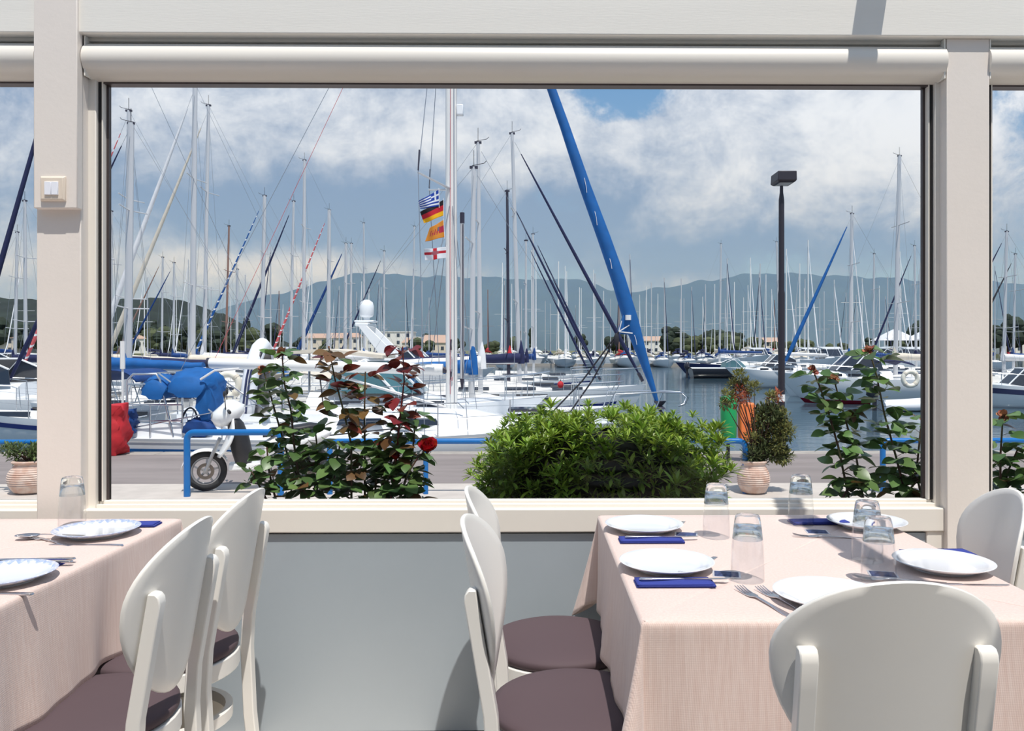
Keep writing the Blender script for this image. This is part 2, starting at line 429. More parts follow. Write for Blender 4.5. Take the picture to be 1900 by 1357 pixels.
def make_chair():
    t = thing('dining_chair', 'x', 'chair', group='white dining chairs with oval backs')
    W, ZC, HU, HD = .209, .752, .150, .245
    def yb(x, z): return -.195-.17*(z-.45)+1.3*x*x
    # curved oval back panel
    N, R = 48, 9
    def pt(k, j, off):
        a = 2*pi*j/N; x = W*cos(a)*k; s = sin(a)
        z = ZC+(HU if s > 0 else HD)*s*k
        z += 0 if s > 0 else 0
        if s < 0: x *= 1-.17*s*s
        return (x, yb(x, z)+off, z)
    vs = []; fs = []
    th = .011
    rings = [[pt(k/R, j, th/2) for j in range(N)] for k in range(1, R)]
    rings += [[pt(1-.004, j, th/2) for j in range(N)], [pt(1.012, j, th*.25) for j in range(N)], [pt(1.012, j, -th*.25) for j in range(N)], [pt(1-.004, j, -th/2) for j in range(N)]]
    rings += [[pt(k/R, j, -th/2) for j in range(N)] for k in range(R-1, 0, -1)]
    MB().loft(rings, cap0=True, cap1=True).build('backrest', 'chair_white', t, smooth=50)
    for s in (-1, 1):
        # back post continuing into the rear leg
        rings = []
        path = [(0, -.225, .152), (.10, -.208, .153), (.20, -.196, .155), (.40, -.186, .158), (.50, None, .158), (.60, None, .158), (.70, None, .158), (.752, None, .158), (.766, None, .158), (.774, None, .158), (.777, None, .158)]
        for i, (z, y, x) in enumerate(path):
            hw, hd = .0165, .0155
            if z < .45: hd = .016
            yy = y if y is not None else yb(x, z)-th/2-hd
            k = {8: .86, 9: .62, 10: .3}.get(i, 1); hw2 = hw*(k if i > 7 else 1)
            if z < .3: hw2 = hw*(.8+.2*z/.3)
            y0, y1 = (yy-hd*(1 if i < 8 else 1-2*(1-k)), yy+hd)
            rings.append([(s*x-hw, y0, z), (s*x+hw, y0, z), (s*x+hw, y1, z), (s*x-hw, y1, z)])
        MB().loft(rings, cap0=True, cap1=True).build('back_post', 'chair_white', t, smooth=30, bevel=.005)
        # front leg
        rings = [[(s*x+dx*w, y+dy*w, z) for dx, dy in ((-1, -1), (1, -1), (1, 1), (-1, 1))] for z, x, y, w in ((0, .165, .185, .012), (.2, .158, .17, .015), (.43, .148, .155, .018))]
        MB().loft(rings, cap0=True, cap1=True).build('leg', 'chair_white', t, bevel=.004)
    def ring(r0, r1, z0, z1, sy=1): return MB().lathe([(r0, z0), (r1, z0), (r1, z1), (r0, z1), (r0, z0)], 40, (0, -.005, 0), 0, 1, sy)
    ring(.165, .205, .388, .437).build('seat_frame', 'chair_white', t, bevel=.003, smooth=30)
    ring(.150, .168, .245, .275, 1.12).build('ring_stretcher', 'chair_white', t, smooth=30)
    prof = [(0, .437), (.189, .437)]+[(.191+.013*cos(a), .452+.015*sin(a)) for a in [radians(x) for x in (-60, -30, 0, 25, 50)]]+[(.182, .470), (.15, .4755), (.08, .478), (0, .479)]
    MB().lathe(prof, 48, (0, -.003, 0)).build('seat_cushion', 'cushion', t, smooth=60)
    return t
ch = make_chair()
ch['label'] = 'white oval-backed chair nearest the camera, its back turned to us'
ch.location = (.644, 1.652, 0)
for (x, y, rz, lab) in ((.110, 1.925, -92, 'nearer of two white chairs at the left side of the right table'),
                        (.085, 2.345, -90, 'farther of two white chairs at the left side of the right table'),
                        (-1.047, 1.908, 91, 'nearer white chair at the left table, grey cushion in the foreground'),
                        (-1.053, 2.318, 89, 'farther white chair at the left table, closest to the window'),
                        (1.110, 2.33, 80, 'white chair at the right edge, in front of the right post')):
    dup(ch, None, (x, y, 0), radians(rz), lab)
# ================================================================ tableware
def plate_proto(mat, label):
    t = thing('dinner_plate', label, 'plate', group='plates on the tables')
    R = .1155
    prof = [(0, .004), (.062, .004), (.064, 0), (.070, 0), (.071, .004), (.095, .0125), (R, .0215), (R+.0008, .0228), (R-.001, .0236), (.096, .0155), (.075, .0085), (.066, .0072), (0, .0070)]
    MB().lathe(prof, 64).build('dish', mat, t, smooth=50)
    return t
M('plate_glaze', (230, 232, 237), .1, coat=.3)
m = M('plate_blue_rim', (246, 247, 250), .1, coat=.3); nt = m.node_tree
tc = nt.nodes.new('ShaderNodeTexCoord'); sp = nt.nodes.new('ShaderNodeSeparateXYZ'); nt.links.new(tc.outputs['Object'], sp.inputs[0])
ax, ay = E(nt, sp.outputs[0]), E(nt, sp.outputs[1])
rr = (ax*ax+ay*ay).sqrt(); ang = ay._m('ARCTAN2', ax)
scal = ((ang*14.0).sin().abs()*.011)+((ang*31.0).sin()*.003)
f = rr.gt(scal*-.8+.108)*noise(nt, tc.outputs['Object'], 90, 4, .6).step(.30, .62)
nt.links.new(mixc(nt, f*.62, lin((232, 234, 238)), lin((96, 140, 208))), nt.nodes['Principled BSDF'].inputs['Base Color'])
def on_table(px, py, z=TZ):
    # point of the table plane seen at a pixel of the photograph
    d = P(px, py, 1.0)-Vector((0, 0, CAMH)); k = (z-CAMH)/d.z
    return Vector((d.x*k, d.y*k, z))
pw = plate_proto('plate_glaze', 'x'); pb = plate_proto('plate_blue_rim', 'x')
first = {}
def place(proto, key, loc, rz, label):
    if key not in first:
        first[key] = 1; proto.location = loc; proto.rotation_euler = (0, 0, rz); proto['label'] = label; return proto
    return dup(proto, None, loc, rz, label)
EPS = .0006
for px, py, lab in ((1195, 985, 'white plate at the far left place of the right table'), (1237, 1057, 'white plate at the near left place of the right table'),
                    (1608, 979, 'white plate at the far right place of the right table, behind two tumblers'), (1750, 1057, 'white plate at the near right place of the right table'),
                    (1538, 1118, 'white plate half hidden behind the nearest chair back')):
    p = on_table(px, py); p.z += EPS; place(pw, 'w', p, random.random(), lab)
for px, py, lab in ((180, 994, 'blue-rimmed plate beside the upturned tumbler on the left table'), (2, 1080, 'blue-rimmed plate cut by the left edge of the photo')):
    p = on_table(px, py); p.z += EPS; place(pb, 'b', p, .3, lab)
# upturned tumblers: solid glass foot on top, thin walls below
m = bpy.data.materials.new('solid_glass'); m.use_nodes = True; nt = m.node_tree; nt.nodes.clear(); MATS['solid_glass'] = m
g = nt.nodes.new('ShaderNodeBsdfGlass'); g.inputs['IOR'].default_value = 1.46; g.inputs['Roughness'].default_value = 0.0; g.inputs[0].default_value = (.97, .985, .99, 1)
tr = nt.nodes.new('ShaderNodeBsdfTransparent'); mx = nt.nodes.new('ShaderNodeMixShader'); mx.inputs[0].default_value = .85
out = nt.nodes.new('ShaderNodeOutputMaterial'); nt.links.new(tr.outputs[0], mx.inputs[1]); nt.links.new(g.outputs[0], mx.inputs[2]); nt.links.new(mx.outputs[0], out.inputs[0])
pane_mat('thin_glass', (.965, .97, .975, 1), 1.40, .55)
gl = thing('drinking_glass', 'x', 'glass', group='upturned tumblers on the tables')
MB().lathe([(.0372, .0004), (.0384, 0), (.0386, .004), (.0384, .03), (.0372, .07), (.0347, .10)], 56).build('wall', 'thin_glass', gl, smooth=60)
MB().lathe([(.0366, .001), (.0366, .03), (.0352, .07), (.0322, .098)], 56).build('inner_wall', 'thin_glass', gl, smooth=60)
MB().lathe([(0, .132), (.012, .1315), (.020, .129), (.0265, .122), (.0300, .112), (.0322, .098), (.0348, .098), (.0325, .122), (.0298, .142), (.0282, .150), (.0262, .1535), (.0215, .1545), (.0195, .1525), (0, .1515)], 56).build('foot', 'solid_glass', gl, smooth=50)
for px, py, lab in ((1329, 998, 'upturned tumbler by the far left plate of the right table'), (1387, 1078, 'upturned tumbler by the near left plate of the right table'),
                    (1486, 975, 'upturned tumbler closest to the window on the right table'), (1609, 1042, 'upturned tumbler in front of the far right plate, touching another in view'),
                    (1630, 1084, 'upturned tumbler just behind the nearest chair back'), (134, 979, 'upturned tumbler on the left table, in front of the post')):
    p = on_table(px, py); p.z += EPS; place(gl, 'g', p, 0, lab)
# cutlery (local x = along the handle, handle end at -x)
def knife_proto():
    t = thing('table_knife', 'x', 'knife', group='table knives')
    MB().loft([[(x, -w, 0), (x, w, 0), (x, w, h), (x, -w, h)] for x, w, h in ((-.105, .004, .002), (-.10, .0075, .004), (-.06, .0065, .0045), (-.01, .0045, .004), (0, .004, .003))], cap0=True, cap1=True).build('handle', 'steel', t, bevel=.001)
    MB().loft([[(x, -a, .001), (x, b, .001), (x, b, .002), (x, -a, .0028)] for x, a, b in ((-.002, .004, .004), (.02, .008, .005), (.07, .009, .005), (.095, .007, .005), (.105, .001, .0045))], cap0=True, cap1=True).build('blade', 'steel', t)
    return t
def fork_proto():
    t = thing('table_fork', 'x', 'fork', group='table forks')
    MB().loft([[(x, -w, z), (x, w, z), (x, w, z+.0022), (x, -w, z+.0022)] for x, w, z in ((-.105, .006, 0), (-.08, .008, .001), (-.03, .004, .003), (.02, .0032, .0045), (.032, .005, .004))], cap0=True, cap1=True).build('handle', 'steel', t, bevel=.0007)
    MB().loft([[(x, -w, z), (x, w, z), (x, w, z+.0018), (x, -w, z+.0018)] for x, w, z in ((.030, .0045, .004), (.038, .0105, .003), (.055, .0118, .002), (.060, .0118, .0015))], cap0=True, cap1=True).build('head', 'steel', t)
    for i in range(4):
        y = -.0098+i*.00653
        MB().loft([[(x, y-w, z), (x, y+w, z), (x, y+w, z+.0018), (x, y-w, z+.0018)] for x, w, z in ((.058, .0019, .0015), (.080, .0016, .003), (.103, .0007, .008))], cap0=True, cap1=True).build('tine', 'steel', t)
    return t
def spoon_proto():
    t = thing('table_spoon', 'x', 'spoon', group='table spoons')
    MB().loft([[(x, -w, z), (x, w, z), (x, w, z+.0022), (x, -w, z+.0022)] for x, w, z in ((-.105, .006, 0), (-.08, .008, .001), (-.03, .004, .006), (.03, .0035, .010), (.04, .005, .009))], cap0=True, cap1=True).build('handle', 'steel', t, bevel=.0007)
    def bowl(u, v):
        r = v; a = 2*pi*u
        return (.068+.034*r*cos(a), .021*r*sin(a)*(1+.12*cos(a)), .0085-.0075*(1-r*r)+.002)
    MB().grid(bowl, 28, 6).build('bowl', 'steel', t, smooth=80, solid=.001)
    return t
def napkin_proto():
    t = thing('napkin', 'x', 'napkin', group='blue paper napkins')
    for i, (dx, dy, z, w) in enumerate(((0, 0, .0, .090), (.002, -.002, .0025, .088), (-.002, .001, .005, .0865))):
        def g(u, v, w=w, dx=dx, dy=dy, z=z): return ((u-.5)*2*w+dx, (v-.5)*.060+dy, z+.0022+.0012*sin(u*5+i*2)*sin(v*3.1))
        MB().grid(g, 14, 4).build('fold', 'napkin', t, solid=.002)
    return t
kn, fk, spn, npk = knife_proto(), fork_proto(), spoon_proto(), napkin_proto()
def lay(proto, key, px, py, deg, dz, lab):
    p = on_table(px, py); p.z += EPS+dz; return place(proto, key, p, radians(deg), lab)
lay(npk, 'n', 1208, 1006, 0, 0, 'blue paper napkin in front of the far left plate, right table')
lay(npk, 'n', 1251, 1086, 0, 0, 'blue paper napkin in front of the near left plate, right table')
lay(npk, 'n', 1520, 972, 2, 0, 'blue paper napkin showing behind the far right plate')
lay(npk, 'n', 1740, 1031, 2, 0, 'blue paper napkin mostly hidden behind the near right plate')
lay(npk, 'n', 238, 977, 3, 0, 'blue paper napkin behind the blue-rimmed plate on the left table')
lay(npk, 'n', 50, 1049, 4, 0, 'blue paper napkin with cutlery on it near the left edge')
NT = .0098
lay(kn, 'k', 1228, 1004, 2, NT, 'knife on the napkin in front of the far left plate')
lay(kn, 'k', 1270, 1084, 1, NT, 'knife on the napkin in front of the near left plate')
lay(kn, 'k', 1787, 1087, -2, 0, 'knife lying in front of the near right plate')
lay(kn, 'k', 160, 1013, 176, 0, 'knife in front of the blue-rimmed plate by the left tumbler')
lay(kn, 'k', 60, 1047, 183, NT, 'knife on the left napkin, farther from the plate')
lay(kn, 'k', 55, 1052, 182, NT, 'knife on the left napkin, nearer to the plate')
lay(kn, 'k', -25, 1104, 178, 0, 'knife tip at the left edge of the photo')
lay(fk, 'f', 1417, 1120, 106, 0, 'fork lying alone left of the nearest chair')
lay(fk, 'f', 1457, 1121, 106, 0, 'fork tucked under the plate behind the nearest chair')
lay(fk, 'f', 1540, 999, 172, 0, 'fork in front of the far right plate')
lay(fk, 'f', 1668, 1080, 168, 0, 'fork left of the near right plate')
for px, py, dg, lab in ((1269, 969, 62, 'fork handle poking out behind the far left plate'), (1328, 1035, 55, 'fork handle poking out behind the near left plate')):
    p = on_table(px, py); p.z += EPS; a = radians(dg)
    place(fk, 'f', p-Vector((cos(a), sin(a), 0))*.105, a+pi, lab)
lay(fk, 'f', 90, 1006, 150, 0, 'fork beside the spoon on the left table')
lay(spn, 's', 100, 1001, 188, .004, 'spoon lying across the fork on the left table')
# sachets
sc = thing('wipe_sachet', 'x', 'sachet', group='navy foil sachets on the right table')
MB().box(-.033, .033, -.028, .028, 0, .0012).build('edge', 'foil_edge', sc)
def pil(u, v): return ((u-.5)*.057, (v-.5)*.047, .0013+.0032*sin(pi*u)**.5*sin(pi*v)**.5)
MB().grid(pil, 12, 8).build('foil', 'foil_navy', sc, smooth=80)
for px, py, a, lab in ((1273, 993, -12, 'navy foil sachet by the far left plate'), (1348, 1067, -12, 'navy foil sachet by the near left plate, beside a tumbler'),
                       (1516, 988, -8, 'navy foil sachet beside the tumbler closest to the window'), (1638, 1067, -14, 'navy foil sachet seen through the tumblers on the right')):
    p = on_table(px, py); p.z += EPS; place(sc, 'sc', p, radians(a), lab)
# ================================================================ outside: promenade, water, planting, street furniture
GZ, WZ, QY = -.53, -1.40, 14.6
M('concrete', (204, 194, 185), .85, var=.16, vscale=3, bump=.2, bscale=40)
M('asphalt', (146, 136, 133), .9, var=.22, vscale=1.2, bump=.25, bscale=60, stretch=(.35, 2.2, 1))
M('quay_stone', (172, 164, 156), .85, var=.2, vscale=4, bump=.3, bscale=20)
M('soil', (70, 55, 45), .95, var=.4, vscale=10, bump=.6, bscale=20)
M('rail_blue', (4, 106, 178), .35, var=.05)
M('white_gloss', (244, 244, 242), .2, coat=.4)
M('black_plastic', (42, 42, 46), .5, var=.2)
M('tyre', (38, 38, 40), .8)
M('rim_grey', (168, 168, 170), .35, .7)
M('disc_steel', (120, 112, 105), .35, .9)
M('terracotta', (196, 160, 142), .8, rgb2=(214, 196, 184), vscale=9, bump=.25, bscale=40)
M('lamp_black', (38, 34, 44), .45)
M('lamp_lens', (150, 150, 150), .3)
M('bin_green', (18, 168, 96), .4)
M('bin_orange', (246, 130, 70), .5)
M('twig', (92, 62, 52), .8, var=.3, vscale=30)
M('stem_green', (84, 92, 52), .7, rgb2=(100, 56, 56), vscale=14)
M('hedge_leaf', (134, 160, 58), .38, transl=.28, rand=.42)
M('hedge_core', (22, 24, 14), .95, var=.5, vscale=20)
M('rose_leaf', (94, 124, 68), .38, transl=.22, rand=.4)
M('rose_leaf_red', (120, 46, 40), .4, transl=.25, rand=.4)
M('rose_leaf_bronze', (112, 84, 48), .4, transl=.25, rand=.4)
M('petal_red', (176, 18, 34), .6, transl=.2, rand=.25)
M('petal_magenta', (150, 24, 78), .6, transl=.2, rand=.2)
M('petal_wilted', (128, 44, 40), .8, rand=.5, rgb2=(176, 128, 96), vscale=60)
M('conifer_leaf', (122, 122, 66), .7, transl=.2, rand=.5)
M('conifer_dark', (84, 96, 58), .7, transl=.2, rand=.5)
M('conifer_rust', (172, 104, 74), .8, transl=.2, rand=.4)
M('shrub_leaf', (92, 110, 62), .5, transl=.2, rand=.4)
m = bpy.data.materials.new('sea'); m.use_nodes = True; nt = m.node_tree; MATS['sea'] = m
b = nt.nodes['Principled BSDF']; b.inputs['Base Color'].default_value = (.045, .085, .115, 1); b.inputs['Roughness'].default_value = .07; b.inputs['IOR'].default_value = 1.33
tc = nt.nodes.new('ShaderNodeTexCoord')
h1 = noise(nt, vecscale(nt, tc.outputs['Object'], (.5, 1.6, 1)), 1.1, 5, .55)
h2 = noise(nt, vecscale(nt, tc.outputs['Object'], (.10, .3, 1)), 1.0, 3, .5)
bn = nt.nodes.new('ShaderNodeBump'); bn.inputs['Strength'].default_value = .22; bn.inputs['Distance'].default_value = .07
nt.links.new((h1+h2*1.5).s, bn.inputs['Height']); nt.links.new(bn.outputs[0], b.inputs['Normal'])
struct(MB().box(-3500, 3500, QY-.3, 420, WZ-4, WZ).build('water', 'sea'), 'calm blue-grey harbour water')
struct(MB().box(-70, 70, 2.95, 11.1, GZ-1.5, GZ).build('pavement', 'concrete'), 'pale concrete pavement strip')
struct(MB().box(-70, 70, 11.1, QY-.35, GZ-1.5, GZ-.004).build('road', 'asphalt'), 'grey worn asphalt along the quay')
q = MB().box(-70, 70, QY-.35, QY, GZ-2.5, GZ-.05).build('quay_edge', 'quay_stone'); struct(q, 'stone quay edge above the water')
for i in range(-16, 17):
    MB().box(i*1.2-.59, i*1.2+.59, QY-.36, QY+.03, GZ-.10, GZ+.002).build('stone', 'quay_stone', q, bevel=.01)
bed = MB().box(-7, 7, 2.98, 4.9, GZ, .24).build('planter_wall', 'concrete', bevel=.01); struct(bed, 'low planting bed outside the window')
MB().box(-6.9, 6.9, 3.05, 4.8, .24, .27).build('soil', 'soil', bed)
# ---- blue pipe rails
def pipe(pts, r=.040): return MB().tube(pts, r, 12)
def hoop(label, xs, zt, Y, ends, r=.040):
    """xs: leg pixels, first/last may be bends"""
    a, b_ = P(ends[0], 800, Y).x, P(ends[1], 800, Y).x
    t = thing('blue_pipe_rail', label, 'railing', ((a+b_)/2, Y, GZ), group='blue pipe rails along the pavement')
    k = .09; z = zt
    pts = []
    legs = [P(x, 800, Y).x for x in xs]
    if abs(legs[0]-a) < .02: pts += [Vector((a, Y, GZ)), Vector((a, Y, z-k))]+arc((a+k, Y, z-k), k, pi, pi/2, 6)
    else: pts += [Vector((a, Y, z))]
    if abs(legs[-1]-b_) < .02: pts += arc((b_-k, Y, z-k), k, pi/2, 0, 6)+[Vector((b_, Y, GZ))]
    else: pts += [Vector((b_, Y, z))]
    pipe(pts, r).build('hoop', 'rail_blue', t, world=True)
    for x in legs:
        if abs(x-a) > .02 and abs(x-b_) > .02: pipe([(x, Y, GZ), (x, Y, z)], r*.9).build('post', 'rail_blue', t, world=True)
hoop('blue pipe hoop in front of the white scooter', (347, 521), P(0, 803, 10.15).z, 10.15, (347, 521))
hoop('long blue pipe rail passing behind the green hedge', (612, 790, 1383), P(0, 820, 10.3).z, 10.3, (612, 1383), .036)
hoop('blue pipe rail behind the rose stems on the right', (1638, 1960), P(0, 820, 10.3).z, 10.3, (1638, 1960), .036)
hoop('blue pipe rail above the clay pot at the left edge', (-330, 150), P(0, 821, 10.6).z, 10.6, (-330, 150), .036)
# ---- scooter
def scooter():
    o = P(382, 650, 10.55); t = thing('motor_scooter', 'white motor scooter with a black lap cover parked behind the blue hoop', 'scooter', (o.x, o.y, GZ), radians(180+18))
    R = .262
    def wheel(x, label):
        w = MB().tube([(x+cos(a)*(R-.045), 0, R+sin(a)*(R-.045)) for a in [2*pi*i/36 for i in range(36)]], .045, 10, closed=True).build('wheel', 'tyre', t, smooth=60)
        MB().tube([(x+cos(a)*(R-.085), 0, R+sin(a)*(R-.085)) for a in [2*pi*i/36 for i in range(36)]], .024, 8, closed=True).build('rim', 'rim_grey', w)
        for i in range(5):
            a = 2*pi*i/5+.4
            MB().tube([(x+cos(a)*.03, 0, R+sin(a)*.03), (x+cos(a)*(R-.09), 0, R+sin(a)*(R-.09))], [.016, .011], 6).build('spoke', 'rim_grey', w)
        MB().tube([(x, -.05, R), (x, .05, R)], .035, 12).build('hub', 'rim_grey', w)
        MB().tube([(x+cos(a)*.085, .055, R+sin(a)*.085) for a in [2*pi*i/28 for i in range(28)]], .024, 6, closed=True, ry=.12, up=(0, 1, 0)).build('brake_disc', 'disc_steel', w)
    wheel(0, 'f'); wheel(-1.33, 'r')
    for s in (-1, 1):
        MB().tube([(0, s*.085, R), (-.10, s*.075, .52), (-.17, s*.06, .68)], [.022, .024, .026], 8).build('fork_leg', 'rim_grey', t)
    def fen(u, v):
        a = radians(12+138*u); rr = R+.035; yy = (v-.5)*.17*(1-.25*abs(u-.5)*2)
        return (cos(a)*rr*1.02, yy, R+sin(a)*rr-abs(v-.5)*.06)
    MB().grid(fen, 16, 6).build('front_fender', 'white_gloss', t, solid=.006, smooth=70)
    # leg shield with column
    def sh(u, v):
        z = .45+.52*u; x = -.13-.17*u-.03*sin(pi*u); wd = (.12+.19*sin(pi*min(1, .15+.75*u)))
        y = (v-.5)*2*wd
        return (x-.9*y*y, y, z)
    MB().grid(sh, 12, 12).build('leg_shield', 'white_gloss', t, solid=.02, smooth=70)
    MB().loft([[(x+dx*a, dy*b_, z+dz*c_) for dx, dy, dz in [(cos(q)*1, sin(q), 0) for q in [2*pi*j/14 for j in range(14)]]] for x, z, a, b_, c_ in ((-.20, .84, .08, .12, 0), (-.23, .92, .17, .22, 0), (-.28, 1.02, .20, .24, 0), (-.33, 1.11, .15, .20, 0), (-.30, 1.18, .05, .10, 0))], cap0=True, cap1=True).build('handlebar_fairing', 'white_gloss', t, smooth=60)
    MB().ball((-.10, 0, .97), .07, 12, 8, .6, 1.2, .8).build('headlamp', 'lamp_lens', t)
    hb = MB().tube([(-.30, -.36, 1.04), (-.27, -.15, 1.06), (-.27, .15, 1.06), (-.30, .36, 1.04)], .014, 8).build('handlebar', 'black_plastic', t)
    for s in (-1, 1):
        MB().tube([(-.285, s*.24, 1.05), (-.305, s*.38, 1.038)], .021, 8).build('grip', 'black_plastic', hb)
        MB().tube([(-.25, s*.20, 1.06), (-.24, s*.28, 1.24)], .007, 6).build('mirror_stalk', 'black_plastic', hb)
        MB().ball((-.24, s*.31, 1.27), .06, 12, 8, .35, 1, .7).build('mirror', 'black_plastic', hb)
    MB().loft([[(x+dx*a, dy*b_, z) for dx, dy in [(cos(q), sin(q)) for q in [2*pi*j/16 for j in range(16)]]] for z, x, a, b_ in ((.34, -.46, .10, .15), (.50, -.44, .13, .19), (.70, -.40, .13, .21), (.88, -.36, .10, .20), (.97, -.33, .05, .16))], cap0=True, cap1=True).build('lap_cover', 'black_plastic', t, smooth=60)
    MB().box(-.78, -.28, -.14, .14, .26, .35).build('floorboard', 'white_gloss', t, bevel=.02)
    rings = [[(x, cos(q)*w_, z+sin(q)*h_) for q in [2*pi*j/16 for j in range(16)]] for x, z, w_, h_ in ((-.72, .48, .11, .14), (-.85, .54, .17, .17), (-1.15, .60, .18, .14), (-1.45, .68, .13, .09), (-1.58, .72, .05, .04))]
    MB().loft(rings, cap0=True, cap1=True).build('tail_body', 'white_gloss', t, smooth=60)
    rings = [[(x, cos(q)*w_, z+sin(q)*h_) for q in [2*pi*j/14 for j in range(14)]] for x, z, w_, h_ in ((-.70, .70, .06, .03), (-.80, .74, .13, .06), (-1.05, .76, .15, .06), (-1.30, .80, .13, .055), (-1.42, .81, .05, .03))]
    MB().loft(rings, cap0=True, cap1=True).build('seat', 'black_plastic', t, smooth=60)
    MB().box(-1.45, -.9, -.20, -.08, .18, .34).build('engine_case', 'black_plastic', t, bevel=.03)
    MB().tube([(-1.05, .14, .28), (-1.6, .17, .36)], [.05, .055], 10).build('muffler', 'black_plastic', t)
    MB().tube([(-.8, .1, .28), (-.86, .28, .02)], .010, 6).build('kickstand', 'black_plastic', t)
scooter()
# ---- leaf meshes
def leaf_mesh(name, L, W, mat, prof, fold=.25, curl=.25):
    mb = MB(); n = len(prof)
    for i, wf in enumerate(prof):
        t = i/(n-1); x = L*t; z = -curl*L*t*t
        for s in (-1, 0, 1): mb.v.append((x, s*W*.5*wf, z+abs(s)*fold*W*.5*wf))
    for i in range(n-1):
        for s in (0, 1):
            a = i*3+s; mb.f.append((a, a+3, a+4, a+1)); mb.mi.append(0)
    return mb
HEDGE = leaf_mesh('l', .066, .0165, None, (.12, .45, .85, 1.0, .75, .12), .3, .12)
hedge_me = HEDGE.mesh('leaf', 'hedge_leaf', 60)
def orient(d, roll=0.0):
    """matrix whose x axis follows d and whose z axis is as upright as possible"""
    x = d.normalized(); up = Vector((0, 0, 1)) if abs(x.z) < .95 else Vector((1, 0, 0))
    y = up.cross(x).normalized(); z = x.cross(y)
    m = Matrix((x, y, z)).transposed().to_4x4()
    return m @ Matrix.Rotation(roll, 4, 'X')
rnd = random.Random(11)
hc = Vector((xpx(1118, 4.0), 4.02, .62))
hr = thing('hedge', 'dense rounded bright green hedge bush outside the window sill', 'bush', (hc.x, hc.y, .27))
def hsurf(a, e, k=1.0):
    ca, sa, ce, se = cos(a), sin(a), cos(e), sin(e)
    f = lambda v, p: math.copysign(abs(v)**p, v)
    lump = 1+.05*sin(a*5+e*3)+.05*sin(a*9-e*7+1)+.03*sin(e*13+a*2)
    return Vector((hc.x+.635*f(ca, .8)*f(ce, .75)*lump*k, hc.y+.48*f(sa, .8)*f(ce, .75)*lump*k, hc.z+.37*f(se, .78)*lump*k))
mb = MB()
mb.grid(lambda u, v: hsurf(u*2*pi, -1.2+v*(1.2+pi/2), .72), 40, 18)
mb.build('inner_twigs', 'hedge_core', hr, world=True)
leaves = []
for i in range(1500):
    a = rnd.uniform(0, 2*pi); e = math.asin(rnd.uniform(-.75, 1))
    p = hsurf(a, e, rnd.uniform(.74, 1.0)); n = (p-hc); n = Vector((n.x/.40, n.y/.23, n.z/.14)).normalized()
    ax = (n*.75+Vector((rnd.uniform(-.3, .3), rnd.uniform(-.3, .3), .75))).normalized()
    if e > .5 and rnd.random() < .25: p += ax*rnd.uniform(.0, .05)
    u, v = frame(ax); k = rnd.randint(9, 13); sc = rnd.uniform(.75, 1.25)
    for j in range(k):
        q = 2*pi*j*.382+rnd.uniform(-.2, .2); tilt = radians(18+62*(j/k))
        d = ax*cos(tilt)+(u*cos(q)+v*sin(q))*sin(tilt)
        leaves.append((p-ax*.012*(j/k), d, sc*(.7+.45*j/k)))
leaves.sort(key=lambda l: (l[0]-Vector((0, 0, 1.3))).length-(.9*l[0].z))
mb = MB()
for i, (p, d, s) in enumerate(leaves):
    m4 = Matrix.Translation(p) @ orient(d) @ Matrix.Scale(s, 4)
    if i < 300: put(hedge_me, 'leaf', hr, Matrix.Translation(-hr.location) @ m4)
    else: mb.add([m4 @ Vector(v) for v in HEDGE.v], HEDGE.f)
tag(mb.build('foliage', 'hedge_leaf', hr, world=True, smooth=60), kind='stuff')
for i in range(26):
    a = rnd.uniform(0, 2*pi); p = hsurf(a, rnd.uniform(-.5, .3), .92)
    MB().tube([(hc.x+rnd.uniform(-.3, .3), hc.y+rnd.uniform(-.15, .15), .27), ((p.x+hc.x)/2, (p.y+hc.y)/2, .5), p], [.010, .007, .003], 5).build('stem', 'twig', hr, world=True)
# ---- roses
RP = (.05, .72, 1.0, 1.02, .86, .52, .04)
rose_leaf = [leaf_mesh('l', 1, .76, None, RP, .16, c).mesh('leaf', mt, 60) for c, mt in ((.18, 'rose_leaf'), (.30, 'rose_leaf'), (.2, 'rose_leaf_bronze'), (.25, 'rose_leaf_red'))]
def petal_me(mat):
    return MB().grid(lambda u, v: ((v)*1.0, (u-.5)*1.15*(sin(pi*(.12+.80*v))**.7), .38*v*v+.9*(u-.5)**2*(1-.3*v)-.12*max(0, v-.75)*4*(.5+abs(u-.5))), 6, 5).mesh('petal', mat, 80)
petals = {k: petal_me(k) for k in ('petal_red', 'petal_magenta', 'petal_wilted')}
def bloom(root, p, r, mat, rnd, n=20, label=None):
    c = MB().lathe([(0, -.5*r), (.18*r, -.42*r), (.22*r, -.2*r), (0, .25*r)], 8, (0, 0, 0)).build('rose_bloom', 'stem_green' if mat != 'petal_red' else 'petal_red', root)
    c.location = p-root.location; c.rotation_euler = (rnd.uniform(.2, .7), rnd.uniform(-.4, .4), 0)
    if label: c['label'] = label
    for i in range(n):
        t = i/n; q = i*2.4; el = radians(82-62*t) if mat != 'petal_wilted' else radians(rnd.uniform(-70, 60))
        d = Vector((cos(q)*cos(el), sin(q)*cos(el), sin(el)))
        put(petals[mat], 'petal', c, Matrix.Translation((cos(q)*.08*r*t, sin(q)*.08*r*t, -.25*r)) @ orient(d) @ Matrix.Scale(r*(.75+.35*t)*rnd.uniform(.9, 1.1), 4))
